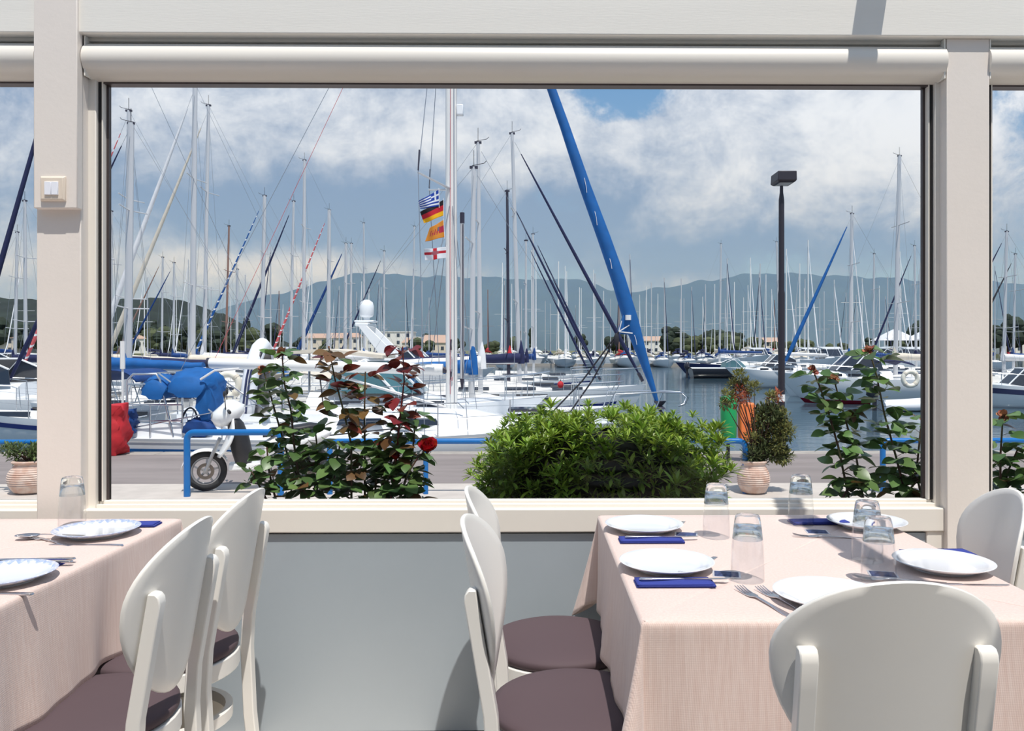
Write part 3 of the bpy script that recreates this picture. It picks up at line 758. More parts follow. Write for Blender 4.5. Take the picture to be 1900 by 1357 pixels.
def rose_bush(label, stems, loc, seed, fillers=()):
    rnd = random.Random(seed)
    t = thing('rose_bush', label, 'rose bush', loc, group='rose bushes outside the windows')
    def leafy(pts, npx, style, size, t0=0.0):
        # arrange leaflets in threes along the stem
        segs = [(pts[i], pts[i+1]) for i in range(len(pts)-1)]; L = [(b-a).length for a, b in segs]; T = sum(L)
        n = max(2, int(T/npx))
        for i in range(n):
            s = (t0+(1-t0)*(i+.6)/n)*T; j = 0
            while j < len(L)-1 and s > L[j]: s -= L[j]; j += 1
            p = segs[j][0].lerp(segs[j][1], min(1, s/L[j]))
            q = i*2.4+rnd.uniform(-.5, .5); d = Vector((cos(q), sin(q)*.8, rnd.uniform(-.1, .6))).normalized()
            pl = rnd.uniform(.035, .06)*size; e = p+d*pl
            MB().tube([p, p+d*pl*.6+Vector((0, 0, .004)), e], .0013, 4).build('leaf_stalk', 'stem_green', t, world=True)
            f = (i+.6)/n
            for k, (off, rot) in enumerate(((1, 0), (.75, 1.1), (.75, -1.1))[:3 if rnd.random() < .85 else 2]):
                dd = (Matrix.Rotation(rot, 3, 'Z') @ d); dd = (dd+Vector((rnd.uniform(-.2, .2), rnd.uniform(-.2, .2), rnd.uniform(-.75, .25)))).normalized()
                r = rnd.random()
                if style == 'green': me = rose_leaf[0 if r < .55 else 1] if r < .95 else rose_leaf[2]
                elif style == 'mix': me = rose_leaf[(0 if r < .75 else 2)] if f < .40 else rose_leaf[2 if r < .55 else (3 if r < .75 else 1)]
                else: me = rose_leaf[0 if r < .8 else 2] if f < .45 else rose_leaf[3]
                put(me, 'leaf', t, Matrix.Translation(p+d*pl*off-Vector(loc)) @ orient(dd, rnd.uniform(-.6, .6)) @ Matrix.Scale(rnd.uniform(.046, .074)*size*1.18, 4))
    for pxs, Y0, dy, style, size, gap, head in stems:
        pts = [P(x, y, Y0+dy*i) for i, (x, y) in enumerate(pxs)]
        b0 = pts[0].copy(); b0.z = .25; full = [b0]+pts
        MB().tube(full, [.006]+[.0058-.0032*i/len(pts) for i in range(len(pts))], 6).build('stem', 'stem_green' if style != 'red' else 'rose_leaf_red', t, world=True)
        leafy(pts, gap, style, size)
        if head: bloom(t, pts[-1], head[1], head[0], rnd, head[2] if len(head) > 2 else 16, head[3] if len(head) > 3 else None)
    return t
rose_bush('rose bush left of the hedge with an open red bloom and bronze young leaves', [
    ([(560, 929), (545, 820), (540, 763), (528, 713), (523, 655)], 3.87, 0, 'green', 1.0, 0.022, ('petal_wilted', .034, 14, 'withered brown rose')),
    ([(575, 929), (535, 850), (512, 770), (497, 715), (488, 684)], 3.97, 0, 'green', 1.0, 0.024, ('petal_wilted', .030, 12, 'withered brown rose')),
    ([(652, 929), (652, 826), (637, 761), (621, 702), (610, 645)], 3.82, 0, 'mix', 1.05, 0.022, ('petal_wilted', .010, 5)),
    ([(677, 929), (677, 830), (676, 767), (678, 690)], 3.92, 0, 'mix', .95, 0.026, None),
    ([(725, 929), (734, 870), (743, 767), (750, 708), (747, 643)], 3.84, 0, 'red', 1.0, 0.023, None),
    ([(742, 929), (756, 880), (775, 850), (793, 832)], 3.80, 0, 'green', .95, 0.022, ('petal_red', .052, 26, 'large open dark red rose')),
    ([(712, 929), (722, 880), (734, 850)], 3.84, 0, 'green', .95, 0.020, ('petal_red', .028, 16, 'small half-hidden red rose')),
    ([(700, 929), (735, 830), (740, 790)], 3.92, 0, 'green', .9, 0.022, ('petal_red', .013, 9, 'small red rosebud')),
    ([(575, 929), (560, 905), (553, 890)], 3.82, 0, 'green', .95, 0.019, ('petal_magenta', .016, 12, 'dark magenta rosebud')),
    ([(495, 929), (478, 895), (462, 868)], 3.87, 0, 'green', .9, 0.019, None),
    ([(512, 929), (500, 880), (495, 830)], 3.92, 0, 'green', 1.0, 0.020, None),
    ([(600, 929), (592, 860), (585, 800)], 3.92, 0, 'green', 1.05, 0.019, None),
    ([(625, 929), (620, 880), (632, 820)], 3.84, 0, 'green', 1.05, 0.019, None),
    ([(695, 929), (700, 860), (712, 815)], 3.87, 0, 'green', 1.0, 0.019, None),
    ([(655, 929), (600, 895), (570, 850)], 3.92, 0, 'green', 1.0, 0.019, None),
    ([(770, 929), (775, 905), (768, 880)], 3.87, 0, 'green', .9, 0.017, None),
    ([(740, 929), (765, 850), (772, 760)], 3.87, 0, 'green', 1.0, 0.024, None),
], Vector((P(620, 650, 3.87).x, 3.87, .27)), 5)
rose_bush('tall thorny rose bush with withered blooms right of the conifer pot', [
    ([(1602, 929), (1589, 850), (1564, 763), (1547, 704)], 3.87, 0, 'green', 1.05, 0.024, ('petal_wilted', .028, 13, 'withered crimson rose')),
    ([(1576, 929), (1555, 828), (1539, 772), (1524, 726), (1508, 686)], 3.84, 0, 'green', 1.05, 0.024, ('petal_wilted', .025, 12, 'withered crimson rose')),
    ([(1683, 929), (1663, 850), (1641, 769), (1626, 695), (1612, 648)], 3.82, 0, 'green', 1.15, 0.024, ('petal_wilted', .030, 14, 'withered crimson rose')),
    ([(1712, 929), (1700, 880), (1708, 800), (1712, 775)], 3.82, 0, 'green', 1.0, 0.022, ('petal_wilted', .012, 6)),
    ([(1560, 929), (1575, 905), (1580, 890)], 3.82, 0, 'green', 1.05, 0.017, None),
    ([(1660, 929), (1690, 890), (1700, 860)], 3.87, 0, 'green', 1.1, 0.019, None),
    ([(1700, 929), (1690, 905), (1705, 890)], 3.80, 0, 'green', 1.2, 0.016, None),
], Vector((P(1620, 650, 3.84).x, 3.84, .27)), 8)
rose_bush('rose bush seen through the right edge window beside the chair', [
    ([(1857, 929), (1856, 850), (1861, 770)], 3.82, 0, 'green', 1.0, 0.029, ('petal_wilted', .028, 10, 'withered brown rose')),
    ([(1866, 929), (1868, 880), (1890, 830)], 3.84, 0, 'green', 1.0, 0.022, None),
    ([(1880, 929), (1895, 890), (1920, 840)], 3.82, 0, 'green', 1.0, 0.022, None),
], Vector((P(1872, 650, 3.82).x, 3.82, .27)), 21)
# ---- clay pots
def pot(label, px, py, Y, r, h):
    c = P(px, py, Y); t = thing('clay_pot', label, 'pot', (c.x, Y, GZ), group='ribbed clay pots on the pavement')
    prof = [(0, 0), (.55*r, 0), (.58*r, .03*h)]
    N = 26
    for i in range(N+1):
        u = i/N; z = h*(.05+.80*u); rr = r*(.60+.40*sin(pi*min(1, u*.80+.10))**.9) if u < .75 else r*(1.0-.28*((u-.60)/.40)**1.4)
        rr *= 1+.022*(1 if i % 2 else -1)*(u > .25)
        prof.append((rr, z))
    prof += [(.70*r, .90*h), (.80*r, .93*h), (.84*r, .97*h), (.80*r, h), (.68*r, h), (.64*r, .90*h)]
    MB().lathe(prof, 40).build('body', 'terracotta', t, smooth=35)
    MB().lathe([(0, .88*h), (.66*r, .88*h), (.66*r, .90*h), (0, .91*h)], 24).build('soil', 'soil', t)
    return t
zp = .41
pot('ribbed clay pot holding the conifer, behind the hedge', 1398, 900, 10.32, .205, .42)
pot('ribbed clay pot on the pavement at the left edge', 58, 900, 10.45, .27, .42)
def foliage(mb, c, r, n, L, W, rnd, flat=1.0):
    for _ in range(n):
        d = Vector((rnd.gauss(0, 1), rnd.gauss(0, 1), rnd.gauss(0, 1)*flat)); d.normalize(); p = c+d*r*rnd.random()**.45
        q = (d+Vector((rnd.gauss(0, .6), rnd.gauss(0, .6), rnd.gauss(.3, .5)))).normalized(); a, b = frame(q)
        l = L*rnd.uniform(.6, 1.3); w_ = W*rnd.uniform(.7, 1.3)
        mb.add([p-a*w_*.2, p+q*l*.55-a*w_+b*w_*.4, p+q*l, p+q*l*.55+a*w_+b*w_*.4], [(0, 1, 2, 3)])
def shrub(label, px, Y, z0, clumps, branch_n, cat='shrub'):
    rnd = random.Random(px); base = P(px, 800, Y); base.z = z0
    t = thing('potted_conifer' if 'conifer' in label else 'potted_shrub', label, cat, base)
    mbs = {}
    for x, y, r, mt, n in clumps:
        c = P(x, y, Y+rnd.uniform(-.12, .12)); foliage(mbs.setdefault(mt, MB()), c, r, n, .07, .012, rnd)
        b = MB().tube([base, base.lerp(c, .5)+Vector((rnd.uniform(-.03, .03), rnd.uniform(-.03, .03), .05)), c], [.013, .008, .003], 5)
        b.build('branch', 'twig', t, world=True)
    for mt, mb in mbs.items(): tag(mb.build('foliage', mt, t, world=True, smooth=0), kind='stuff')
rr = random.Random(3)
cl = [(1352, 735, .075, 'conifer_leaf', 130), (1372, 700, .085, 'conifer_leaf', 150), (1385, 715, .08, 'conifer_leaf', 130), (1360, 715, .07, 'conifer_leaf', 110), (1400, 720, .07, 'conifer_leaf', 110),
      (1345, 750, .06, 'conifer_leaf', 80), (1372, 725, .075, 'conifer_rust', 130), (1380, 740, .06, 'conifer_rust', 90), (1365, 745, .06, 'conifer_rust', 70),
      (1430, 738, .06, 'conifer_leaf', 90), (1442, 735, .05, 'conifer_rust', 60), (1432, 745, .055, 'conifer_rust', 70)]
for i in range(34):
    cl.append((rr.uniform(1395, 1462), rr.uniform(765, 848), rr.uniform(.07, .12), 'conifer_leaf' if rr.random() < .55 else 'conifer_dark', 130))
for i in range(9): cl.append((rr.uniform(1380, 1430), rr.uniform(835, 862), .09, 'conifer_dark', 110))
shrub('straggly conifer with rusty dead sprays in the clay pot by the rail', 1405, 10.35, GZ+.38, cl, 0, 'conifer')
cl = [(rr.uniform(2, 75), rr.uniform(828, 858), .07, 'shrub_leaf', 60) for i in range(14)]
shrub('small leafy shrub in the clay pot at the left edge', 55, 10.45, GZ+.38, cl, 0)
# ---- lamp post
Y = 14.0; c = P(1450, 650, Y); t = thing('street_lamp', 'black street lamp post with a boxy head standing on the quay', 'lamp', (c.x, Y, GZ))
zt = P(1450, 345, Y).z; zk = P(1450, 545, Y).z
MB().tube([(c.x, Y, GZ), (c.x, Y, zk), (c.x, Y, zk+.06), (c.x, Y, zt-.25), (c.x, Y, zt-.12), (c.x, Y, zt)], [.060, .058, .050, .047, .030, .028], 14).build('pole', 'lamp_black', t, world=True)
MB().lathe([(0, 0), (.13, 0), (.13, .03), (.07, .06), (0, .06)], 18, (c.x, Y, GZ)).build('base', 'lamp_black', t, world=True)
MB().tube([(c.x, Y, P(0, 746, Y).z), (c.x, Y, P(0, 733, Y).z)], .0605, 14).build('white_band', 'white_gloss', t, world=True)
hz_ = P(1450, 334, Y).z
hd = MB(); x0, x1 = P(1437, 0, Y).x, P(1472, 0, Y).x
hd.loft([[(x0+.03, Y-.16, hz_-.07), (x1-.03, Y-.16, hz_-.07), (x1-.03, Y+.2, hz_-.07), (x0+.03, Y+.2, hz_-.07)], [(x0, Y-.2, hz_-.04), (x1, Y-.2, hz_-.04), (x1, Y+.24, hz_-.04), (x0, Y+.24, hz_-.04)], [(x0+.01, Y-.19, hz_+.12), (x1, Y-.19, hz_+.12), (x1, Y+.24, hz_+.12), (x0+.01, Y+.24, hz_+.12)]], cap0=True, cap1=True)
h_ = hd.build('lamp_head', 'lamp_black', t, world=True, bevel=.01)
MB().box(x0+.06, x1-.06, Y-.13, Y+.17, hz_-.075, hz_-.069).build('lens', 'lamp_lens', t, world=True)
# ---- bins by the quay
Y = 13.2; c = P(1352, 650, Y); z0, z1 = P(0, 818, Y).z, P(0, 752, Y).z
t = thing('litter_bin', 'green post-mounted litter bin behind the conifer', 'bin', (c.x, Y, GZ))
MB().tube([(c.x+.02, Y+.12, GZ), (c.x+.02, Y+.12, z1)], .03, 10).build('post', 'lamp_black', t, world=True)
MB().lathe([(0, 0), (.10, 0), (.125, .05), (.135, z1-z0), (.128, z1-z0), (.11, .06), (0, .06)], 24, (c.x, Y, z0)).build('body', 'bin_green', t, world=True)
MB().lathe([(.140, 0), (.142, .10), (.12, .14), (.0, .16)], 24, (c.x, Y, z1-.01)).build('hood', 'bin_green', t, world=True)
MB().box(c.x-.13, c.x-.02, Y-.145, Y-.10, z1+.0, z1+.06).build('slot', 'rubber_black', t, world=True)
c = P(1386, 650, 13.3); z0, z1 = P(0, 822, 13.3).z, P(0, 748, 13.3).z
t = thing('lifebuoy_cabinet', 'orange plastic lifebuoy cabinet half hidden by the conifer', 'cabinet', (c.x, 13.3, GZ))
MB().tube([(c.x, 13.42, GZ), (c.x, 13.42, z1-.1)], .03, 10).build('post', 'lamp_black', t, world=True)
MB().loft([[(c.x+x*k, y, z) for x, y in ((-.14, 13.2), (.14, 13.2), (.14, 13.38), (-.14, 13.38))] for k, z in ((.8, z0), (1, z0+.1), (1, z1-.12), (.75, z1))], cap0=True, cap1=True).build('case', 'bin_orange', t, world=True, bevel=.03)
# ================================================================ boats
M('gel_white', (240, 242, 244), .22, coat=.3, var=.03)
M('gel_grey', (196, 202, 208), .3, var=.05)
M('gel_navy', (22, 32, 84), .25, coat=.4)
M('gel_black', (44, 44, 54), .3, coat=.3)
M('gel_cream', (226, 216, 198), .35, var=.05)
M('deck_white', (232, 230, 226), .5, var=.05)
M('spar', (206, 206, 208), .4, .25)
M('spar_white', (234, 233, 230), .35)
M('spar_dark', (52, 50, 66), .4)
M('spar_wood', (146, 112, 100), .5)
M('wire', (150, 156, 166), .4, .5)
M('rope_black', (40, 40, 48), .8)
M('rope_red', (196, 84, 92), .8)
M('canvas_blue', (4, 94, 166), .75, var=.2, vscale=6, bump=.5, bscale=8)
M('canvas_royal', (8, 62, 128), .75, var=.25, vscale=5, bump=.5, bscale=8)
M('canvas_navy', (26, 34, 78), .8, var=.25, vscale=5, bump=.4, bscale=8)
M('canvas_red', (206, 40, 50), .7, var=.3, vscale=5, bump=.6, bscale=7)
M('canvas_cream', (222, 212, 196), .8, var=.12, vscale=5, bump=.4, bscale=8)
M('canvas_white', (232, 232, 234), .8, var=.1, vscale=5)
M('boat_glass', (40, 46, 58), .08, spec=.8)
M('teal_glass', (70, 108, 116), .08, spec=.8)
M('tube_white', (236, 238, 242), .35)
M('tube_stripe', (54, 60, 96), .4)
M('red_boot', (140, 26, 50), .3)
M('blue_boot', (24, 42, 112), .3)
M('green_line', (60, 160, 120), .3)
M('wood_teak', (150, 108, 78), .6, var=.2)
M('buoy_white', (236, 230, 214), .5)
M('buoy_orange', (236, 100, 66), .5)
for nm, c1 in (('genoa_redwhite', (214, 96, 100)), ('genoa_bluewhite', (8, 84, 156))):
    m = M(nm, c1, .7); nt = m.node_tree; tc = nt.nodes.new('ShaderNodeTexCoord'); sp = nt.nodes.new('ShaderNodeSeparateXYZ')
    nt.links.new(tc.outputs['Object'], sp.inputs[0])
    f = (E(nt, sp.outputs[2])*2.4+E(nt, sp.outputs[1])*2.0).fract().gt(.80)
    nt.links.new(mixc(nt, f, lin(c1), lin((238, 238, 240))), nt.nodes['Principled BSDF'].inputs['Base Color'])

def half_beam(t, B, stern=.74):
    if t < .42: return B/2*(stern+(1-stern)*sin(pi/2*t/.42))
    return B/2*max(0, 1-((t-.42)/.58)**2.3)
def sheer(t, F): return F*(1.0+.30*max(0, t-.35)**1.5/.52-.02*t)
def hull_rings(L, B, F, aft, rake, stern, nt_=18, ns=6, grow=0.0, f0=0.0, f1=1.0):
    rings = []
    for i in range(nt_+1):
        t = i/nt_; hb = max(half_beam(t, B, stern), .012)+grow; zs = sheer(t, F); ring = []
        pts = []
        for j in range(ns+1):
            q = f0+(f1-f0)*j/ns                 # 0 keel .. 1 sheer
            z = -.28+(zs+.28)*q
            wf = (sin(pi/2*min(1, q*1.15))**.40)*(.90+.10*q)
            x = -aft+(L)*t+rake*(z-zs)*max(0, (t-.55)/.45)**1.5-.25*(zs-z)*(-1 if t == 0 else 0)
            pts.append((x, hb*wf, z))
        if f0 == 0: ring = [(x, y, z) for x, y, z in pts[::-1]]+[(x, -y, z) for x, y, z in pts[1:]]
        else: ring = pts
        rings.append(ring)
    return rings
def deck_mesh(L, B, F, aft, stern, camber=.06, n=18, k=.985):
    def g(u, v):
        hb = max(half_beam(u, B, stern), .01)*k; y = (v-.5)*2*hb
        return (-aft+L*u, y, sheer(u, F)-.02+camber*(1-(y/(hb+1e-6))**2)*min(1, hb/(B/3)))
    return MB().grid(g, n, 8)
def cabin_rings(x0, x1, w0, w1, zb, h, n=7):
    rings = []
    for i in range(n+1):
        t = i/n; x = x0+(x1-x0)*t; hh = h*min(1, (1-t)*2.2+.06)*(.75+.25*(1-t)); w_ = w0+(w1-w0)*t**1.3
        rings.append([(x, w_, zb), (x, w_*.92, zb+hh*.65), (x, w_*.70, zb+hh), (x, 0, zb+hh*1.08), (x, -w_*.70, zb+hh), (x, -w_*.92, zb+hh*.65), (x, -w_, zb)])
    return rings
def sailboat(label, loc, head, L, H, hull='gel_white', stripe='blue_boot', cover='canvas_blue', genoa='canvas_white', mast='spar', mr=.085, lean=0.0, boom=None,
             rake=.55, detail=1, F=None, B=None, mastf=.58, group=None, spray=None, gfat=.07, radar=False, boot=None, boomz=1.15, spr=2, vane=True, name='sailboat'):
    B = B or L*.32; F = F or .075*L+.22; aft = L*mastf; bowx = L-aft
    t = thing(name, label, 'boat', loc, head, group)
    MB().loft(hull_rings(L, B, F, aft, rake, .74), closed=False, cap0=True).build('hull', hull, t, smooth=60)
    dk = deck_mesh(L, B, F, aft, .74).build('deck', 'deck_white', t, smooth=60)
    if stripe:
        for s in (1, -1):
            r = hull_rings(L, B, F, aft, rake, .74, grow=.012, f0=.78, f1=.87, ns=1)
            MB().loft([[(x, y*s, z) for x, y, z in q] for q in r], closed=False).build('stripe', stripe, t)
    if boot:
        for s in (1, -1):
            r = hull_rings(L, B, F, aft, rake, .74, grow=.012, f0=.17, f1=.30, ns=1)
            MB().loft([[(x, y*s, z) for x, y, z in q] for q in r], closed=False).build('boot_top', boot, t)
    cb = MB().loft(cabin_rings(-aft*.42, bowx*.42, B*.30, B*.16, F*.97, .42), closed=False, cap0=True, cap1=True).build('cabin', 'deck_white', t, smooth=45)
    for s in (1, -1):
        for k in range(3):
            x = -aft*.34+k*aft*.26
            MB().add([(x, s*B*.297, F+.12), (x+aft*.17, s*B*.292, F+.12), (x+aft*.17, s*B*.280, F+.25), (x, s*B*.285, F+.25)], [(0, 1, 2, 3)]).build('window', 'boat_glass', cb, smooth=0, solid=.012)
    # cockpit coaming
    MB().loft([[(-aft*.97, s*B*.30, F), (-aft*.45, s*B*.31, F)] and [(x, s*(B*.30+d), z) for d, z in ((0, F-.02), (0, F+.22), (.10, F+.22), (.14, F-.02))] for s in (1,) for x in (-aft*.97, -aft*.45)], cap0=True, cap1=True).build('coaming', 'deck_white', t)
    MB().loft([[(x, -(B*.30+d), z) for d, z in ((0, F-.02), (0, F+.22), (.10, F+.22), (.14, F-.02))] for x in (-aft*.97, -aft*.45)], cap0=True, cap1=True).build('coaming', 'deck_white', t)
    # mast and standing rigging
    tx = math.tan(lean)*(H-F)
    N = 8
    ms = MB().tube([(-.0+tx*i/N, 0, F+(H-F)*i/N) for i in range(N+1)], [mr*(1-.28*i/N) for i in range(N+1)], 8, ry=.72, up=(0, 1, 0)).build('mast', mast, t)
    top = Vector((tx, 0, H))
    if vane:
        MB().tube([top, top+Vector((0, 0, .45))], .010, 4).build('antenna', 'rope_black', ms)
        MB().tube([top+Vector((-.05, 0, .03)), top+Vector((.28, 0, .10)), top+Vector((.34, 0, .16))], .010, 4).build('wind_vane', 'rope_black', ms)
        MB().box(tx-.11, tx+.11, -.04, .04, H-.05, H+.02).build('masthead', 'spar_dark', ms)
    wr = .006 if detail < 2 else .0055
    for i in range(spr):
        f = (i+1)/(spr+.9); z = F+(H-F)*f; xx = tx*f; sw = B*.36*(1-.18*i)
        MB().tube([(xx-.12, -sw, z+.05), (xx, 0, z), (xx-.12, sw, z+.05)], .022, 5).build('spreader', mast, ms)
    for s in (1, -1):
        z1 = F+(H-F)*(1/(spr+.9)); sw = B*.36
        MB().tube([(-.15, s*B*.45, F), (tx*.4-.12, s*sw, z1+.05), (tx*.97, 0, H-.1)], wr, 3).build('shroud', 'wire', t)
        MB().tube([(-.25, s*B*.45, F), (tx*.4, 0, z1)], wr, 3).build('shroud', 'wire', t)
    MB().tube([(-aft*.98, 0, F+.1), (tx, 0, H)], wr, 3).build('backstay', 'wire', t)
    # forestay with furled headsail
    bz = sheer(1, F)+.12; a = Vector((bowx-.12, 0, bz)); b_ = Vector((tx+.1, 0, F+(H-F)*.965))
    MB().tube([a, b_], wr, 3).build('forestay', 'wire', t)
    if genoa:
        pts = [a.lerp(b_, u) for u in (.035, .06, .18, .35, .6, .85, .95)]
        MB().tube(pts, [gfat*.4, gfat*.8, gfat*1.25, gfat*1.1, gfat*.85, gfat*.5, gfat*.25], 8).build('furled_headsail', genoa, t, smooth=60)
        MB().tube([a, a.lerp(b_, .035)], gfat*1.0, 8).build('furling_drum', 'spar_dark', t)
    # boom
    bl = boom or aft*.72; zb_ = F+boomz
    bm = MB().tube([(-.1, 0, zb_), (-bl, 0, zb_-.02)], .075, 8).build('boom', mast, t)
    if cover:
        n = 9; pts = []; rs = []
        for i in range(n+1):
            u = i/n; pts.append((.02-(bl*.97)*u, 0, zb_+.17-.10*u+.012*sin(i*2.2))); rs.append(.20-.10*u+.012*sin(i*3.1))
        MB().tube(pts, rs, 10, ry=1.25, up=(0, 1, 0)).build('sail_cover', cover, bm, smooth=70)
        MB().tube([(.05, 0, zb_-.05), (.04, 0, zb_+.4), (.02, 0, zb_+.85)], [.14, .12, .03], 8).build('cover_collar', cover, bm, smooth=70)
    if spray:
        def sp_(u, v):
            a_ = pi*u; x = -aft*.30-v*.75; return (x-.15*sin(a_)*(1-v), cos(a_)*B*.30, F+.30+sin(a_)*(.25+.32*min(1, v*1.6)))
        MB().grid(sp_, 12, 5).build('sprayhood', spray, t, smooth=70, solid=.01)
    if detail:
        st = 'stainless'
        hb = half_beam(.93, B)+.02
        pz = sheer(.95, F)
        xb = -aft+L*.86; hb = half_beam(.86, B)*.95
        MB().tube([(xb, hb, pz), (xb+.05, hb, pz+.6), (bowx+.05, .12, pz+.68), (bowx+.05, -.12, pz+.68), (xb+.05, -hb, pz+.6), (xb, -hb, pz)], .014, 5).build('pulpit', st, t)
        MB().tube([(bowx-.35, .14, pz), (bowx+.0, .12, pz+.66)], .012, 5).build('pulpit_leg', st, t)
        hs = half_beam(.04, B)*.95
        for z in (.6, .3): MB().tube([(-aft+1.1, hs, F+z), (-aft+.1, hs*.95, F+z), (-aft+.1, -hs*.95, F+z), (-aft+1.1, -hs, F+z)], .013, 5).build('pushpit', st, t)
        for s in (1, -1):
            wl = []
            for k in range(6):
                u = .12+.15*k; x = -aft+L*u; y = s*half_beam(u, B)*.95; z = sheer(u, F)
                MB().tube([(x, y, z-.02), (x, y, z+.6)], .011, 5).build('stanchion', st, t)
                wl.append((x, y, z+.6))
            MB().tube(wl, .004, 3).build('lifeline', 'wire', t)
            MB().tube([(x, y, z-.28) for x, y, z in wl], .004, 3).build('lifeline', 'wire', t)
    if radar:
        MB().tube([(tx*.5-.0, 0, F+(H-F)*.42), (tx*.5+.35, 0, F+(H-F)*.42)], .02, 5).build('radar_bracket', mast, ms)
        MB().lathe([(0, 0), (.22, 0), (.24, .08), (.18, .2), (0, .22)], 14, (tx*.5+.4, 0, F+(H-F)*.42)).build('radar_dome', 'gel_white', ms)
    return t
def at_mast(px, Y): q = P(px, 650, Y); return (q.x, Y, WZ)
def mast_h(py, Y): return P(985, py, Y).z-WZ
RIGHT, LEFT, TOCAM = 0.0, pi, -pi/2
# ---------------------------------------------------------------- the near yacht (bow to the right, lying along the quay)
YB = 16.45; MX = P(838, 650, YB).x; LN = 10.6
def near_yacht():
    B, aft = 3.35, 6.2; L = LN; bowx = L-aft; F = 1.06
    t = thing('sailing_yacht', 'white sailing yacht lying nearest the quay with a blue furled headsail and white boom', 'boat', (MX, YB, WZ), 0)
    MB().loft(hull_rings(L, B, F, aft, .5, .80, 26, 8), closed=False, cap0=True).build('hull', 'gel_white', t, smooth=60)
    deck_mesh(L, B, F, aft, .80, .10, 26).build('deck', 'gel_white', t, smooth=60)
    for s in (1, -1):
        r = hull_rings(L, B, F, aft, .5, .80, 26, 1, .012, .80, .86)
        MB().loft([[(x, y*s, z) for x, y, z in q] for q in r[:9]], closed=False).build('stripe', 'canvas_blue', t)
        r = hull_rings(L, B, F, aft, .5, .80, 26, 1, .02, .965, 1.0)
        MB().loft([[(x, y*s, z) for x, y, z in q] for q in r], closed=False).build('toe_rail', 'gel_grey', t)
    cb = MB().loft(cabin_rings(-2.4, 2.5, 1.0, .42, F*.98+.05, .46, 12), closed=False, cap0=True, cap1=True).build('coachroof', 'gel_white', t, smooth=50)
    for s in (1, -1):
        for x0, x1 in ((-2.1, -1.2), (-1.0, -.15)):
            k = .985 if x1 < 0 else .93
            MB().add([(x0, s*k*.985, F+.20), (x1, s*k*.95, F+.20), (x1-.06, s*k*.925, F+.33), (x0+.06, s*k*.955, F+.33)], [(0, 1, 2, 3)]).build('window', 'boat_glass', cb, smooth=0, solid=.02)
        MB().tube([(-2.0, s*.78, F+.52), (-1.9, s*.78, F+.6), (.2, s*.66, F+.6), (.3, s*.66, F+.5)], .014, 6).build('handrail', 'stainless', cb)
    MB().box(1.15, 1.75, -.28, .28, F+.40, F+.47).build('deck_hatch', 'boat_glass', cb, bevel=.02)
    for s in (1, -1):
        MB().loft([[(x, s*(1.0+d), z) for d, z in ((0, F-.02), (0, F+.26), (.16, F+.26), (.22, F-.02))] for x in (-6.0, -2.4)], cap0=True, cap1=True).build('coaming', 'gel_white', t)
        MB().lathe([(0, 0), (.09, 0), (.07, .07), (.085, .15), (0, .16)], 14, (-3.4, s*1.1, F+.26)).build('winch', 'stainless', t)
    MB().box(-5.9, -2.6, -1.0, 1.0, F-.25, F-.20).build('cockpit_sole', 'wood_teak', t)
    # mast
    H = 12.6; z0 = F+.35
    ms = MB().tube([(-.02*i/8, 0, z0+(H-z0)*i/8) for i in range(9)], [.120, .120, .118, .118, .116, .112, .108, .10, .09], 14, ry=.72, up=(0, 1, 0)).build('mast', 'spar_white', t, smooth=60)
    MB().tube([(.10, -.02, z0), (.10, -.02, H-1)], .012, 5).build('mast_track', 'spar', ms)
    zs = P(838, 352, YB).z-WZ
    for s, q in ((-1, 1), (1, .8)):
        MB().tube([(0, 0, zs), (-.56, s*.85, zs+.16)], [.045, .03], 8, ry=.5).build('spreader', 'spar', ms)
        MB().tube([(-.35, s*1.5, F), (-.56, s*.85, zs+.16), (-.05, 0, H-.2)], .008, 5).build('shroud', 'wire', t)
        MB().tube([(-.75, s*1.45, F), (0, 0, zs-.1)], .008, 5).build('shroud', 'wire', t)
        MB().tube([(.45, s*1.45, F), (0, 0, zs-.1)], .007, 5).build('shroud', 'wire', t)
        MB().tube([(-.56, s*.85, zs+.2), (-.54, s*.84, zs+.6)], .015, 6).build('turnbuckle', 'spar_dark', t)
    MB().box(.10, .24, -.07, .07, P(0, 212, YB).z-WZ, P(0, 192, YB).z-WZ).build('deck_light', 'gel_white', ms, bevel=.02)
    MB().tube([(-.02, -.10, z0+.4), (-.02, -.11, zs*.9), (0, -.1, H-.5)], .005, 5).build('halyard', 'rope_red', ms)
    MB().tube([(.07, -.11, z0+.2), (.05, -.10, H-.5)], .006, 5).build('halyard', 'wire', ms)
    for k in range(5):
        MB().tube([(.02+.02*cos(a), -.13+.01*k*.3, z0+.95+.22*sin(a)-.02*k) for a in [2*pi*i/12 for i in range(12)]], .010, 5, closed=True).build('rope_coil', 'rope_red' if k % 2 else 'canvas_white', ms)
    for z in (1.3, 1.9):
        MB().tube([(.0, -.10, z0+z-.6), (.0, -.15, z0+z-.5), (.0, -.10, z0+z-.4)], .018, 6).build('mast_cleat', 'spar_dark', ms)
    # stowed pole in front of the mast
    xp = P(858, 650, YB).x-MX
    sp_ = MB().tube([(xp, -.05, P(0, 705, YB).z-WZ), (xp, -.05, P(0, 412, YB).z-WZ)], .042, 10).build('spinnaker_pole', 'spar', t)
    MB().tube([(xp, -.05, P(0, 414, YB).z-WZ), (xp, -.05, P(0, 394, YB).z-WZ)], .048, 10).build('pole_end', 'spar_dark', sp_)
    MB().tube([(xp, -.05, P(0, 722, YB).z-WZ), (xp, -.05, P(0, 703, YB).z-WZ)], [.02, .05], 10).build('pole_end', 'spar_dark', sp_)
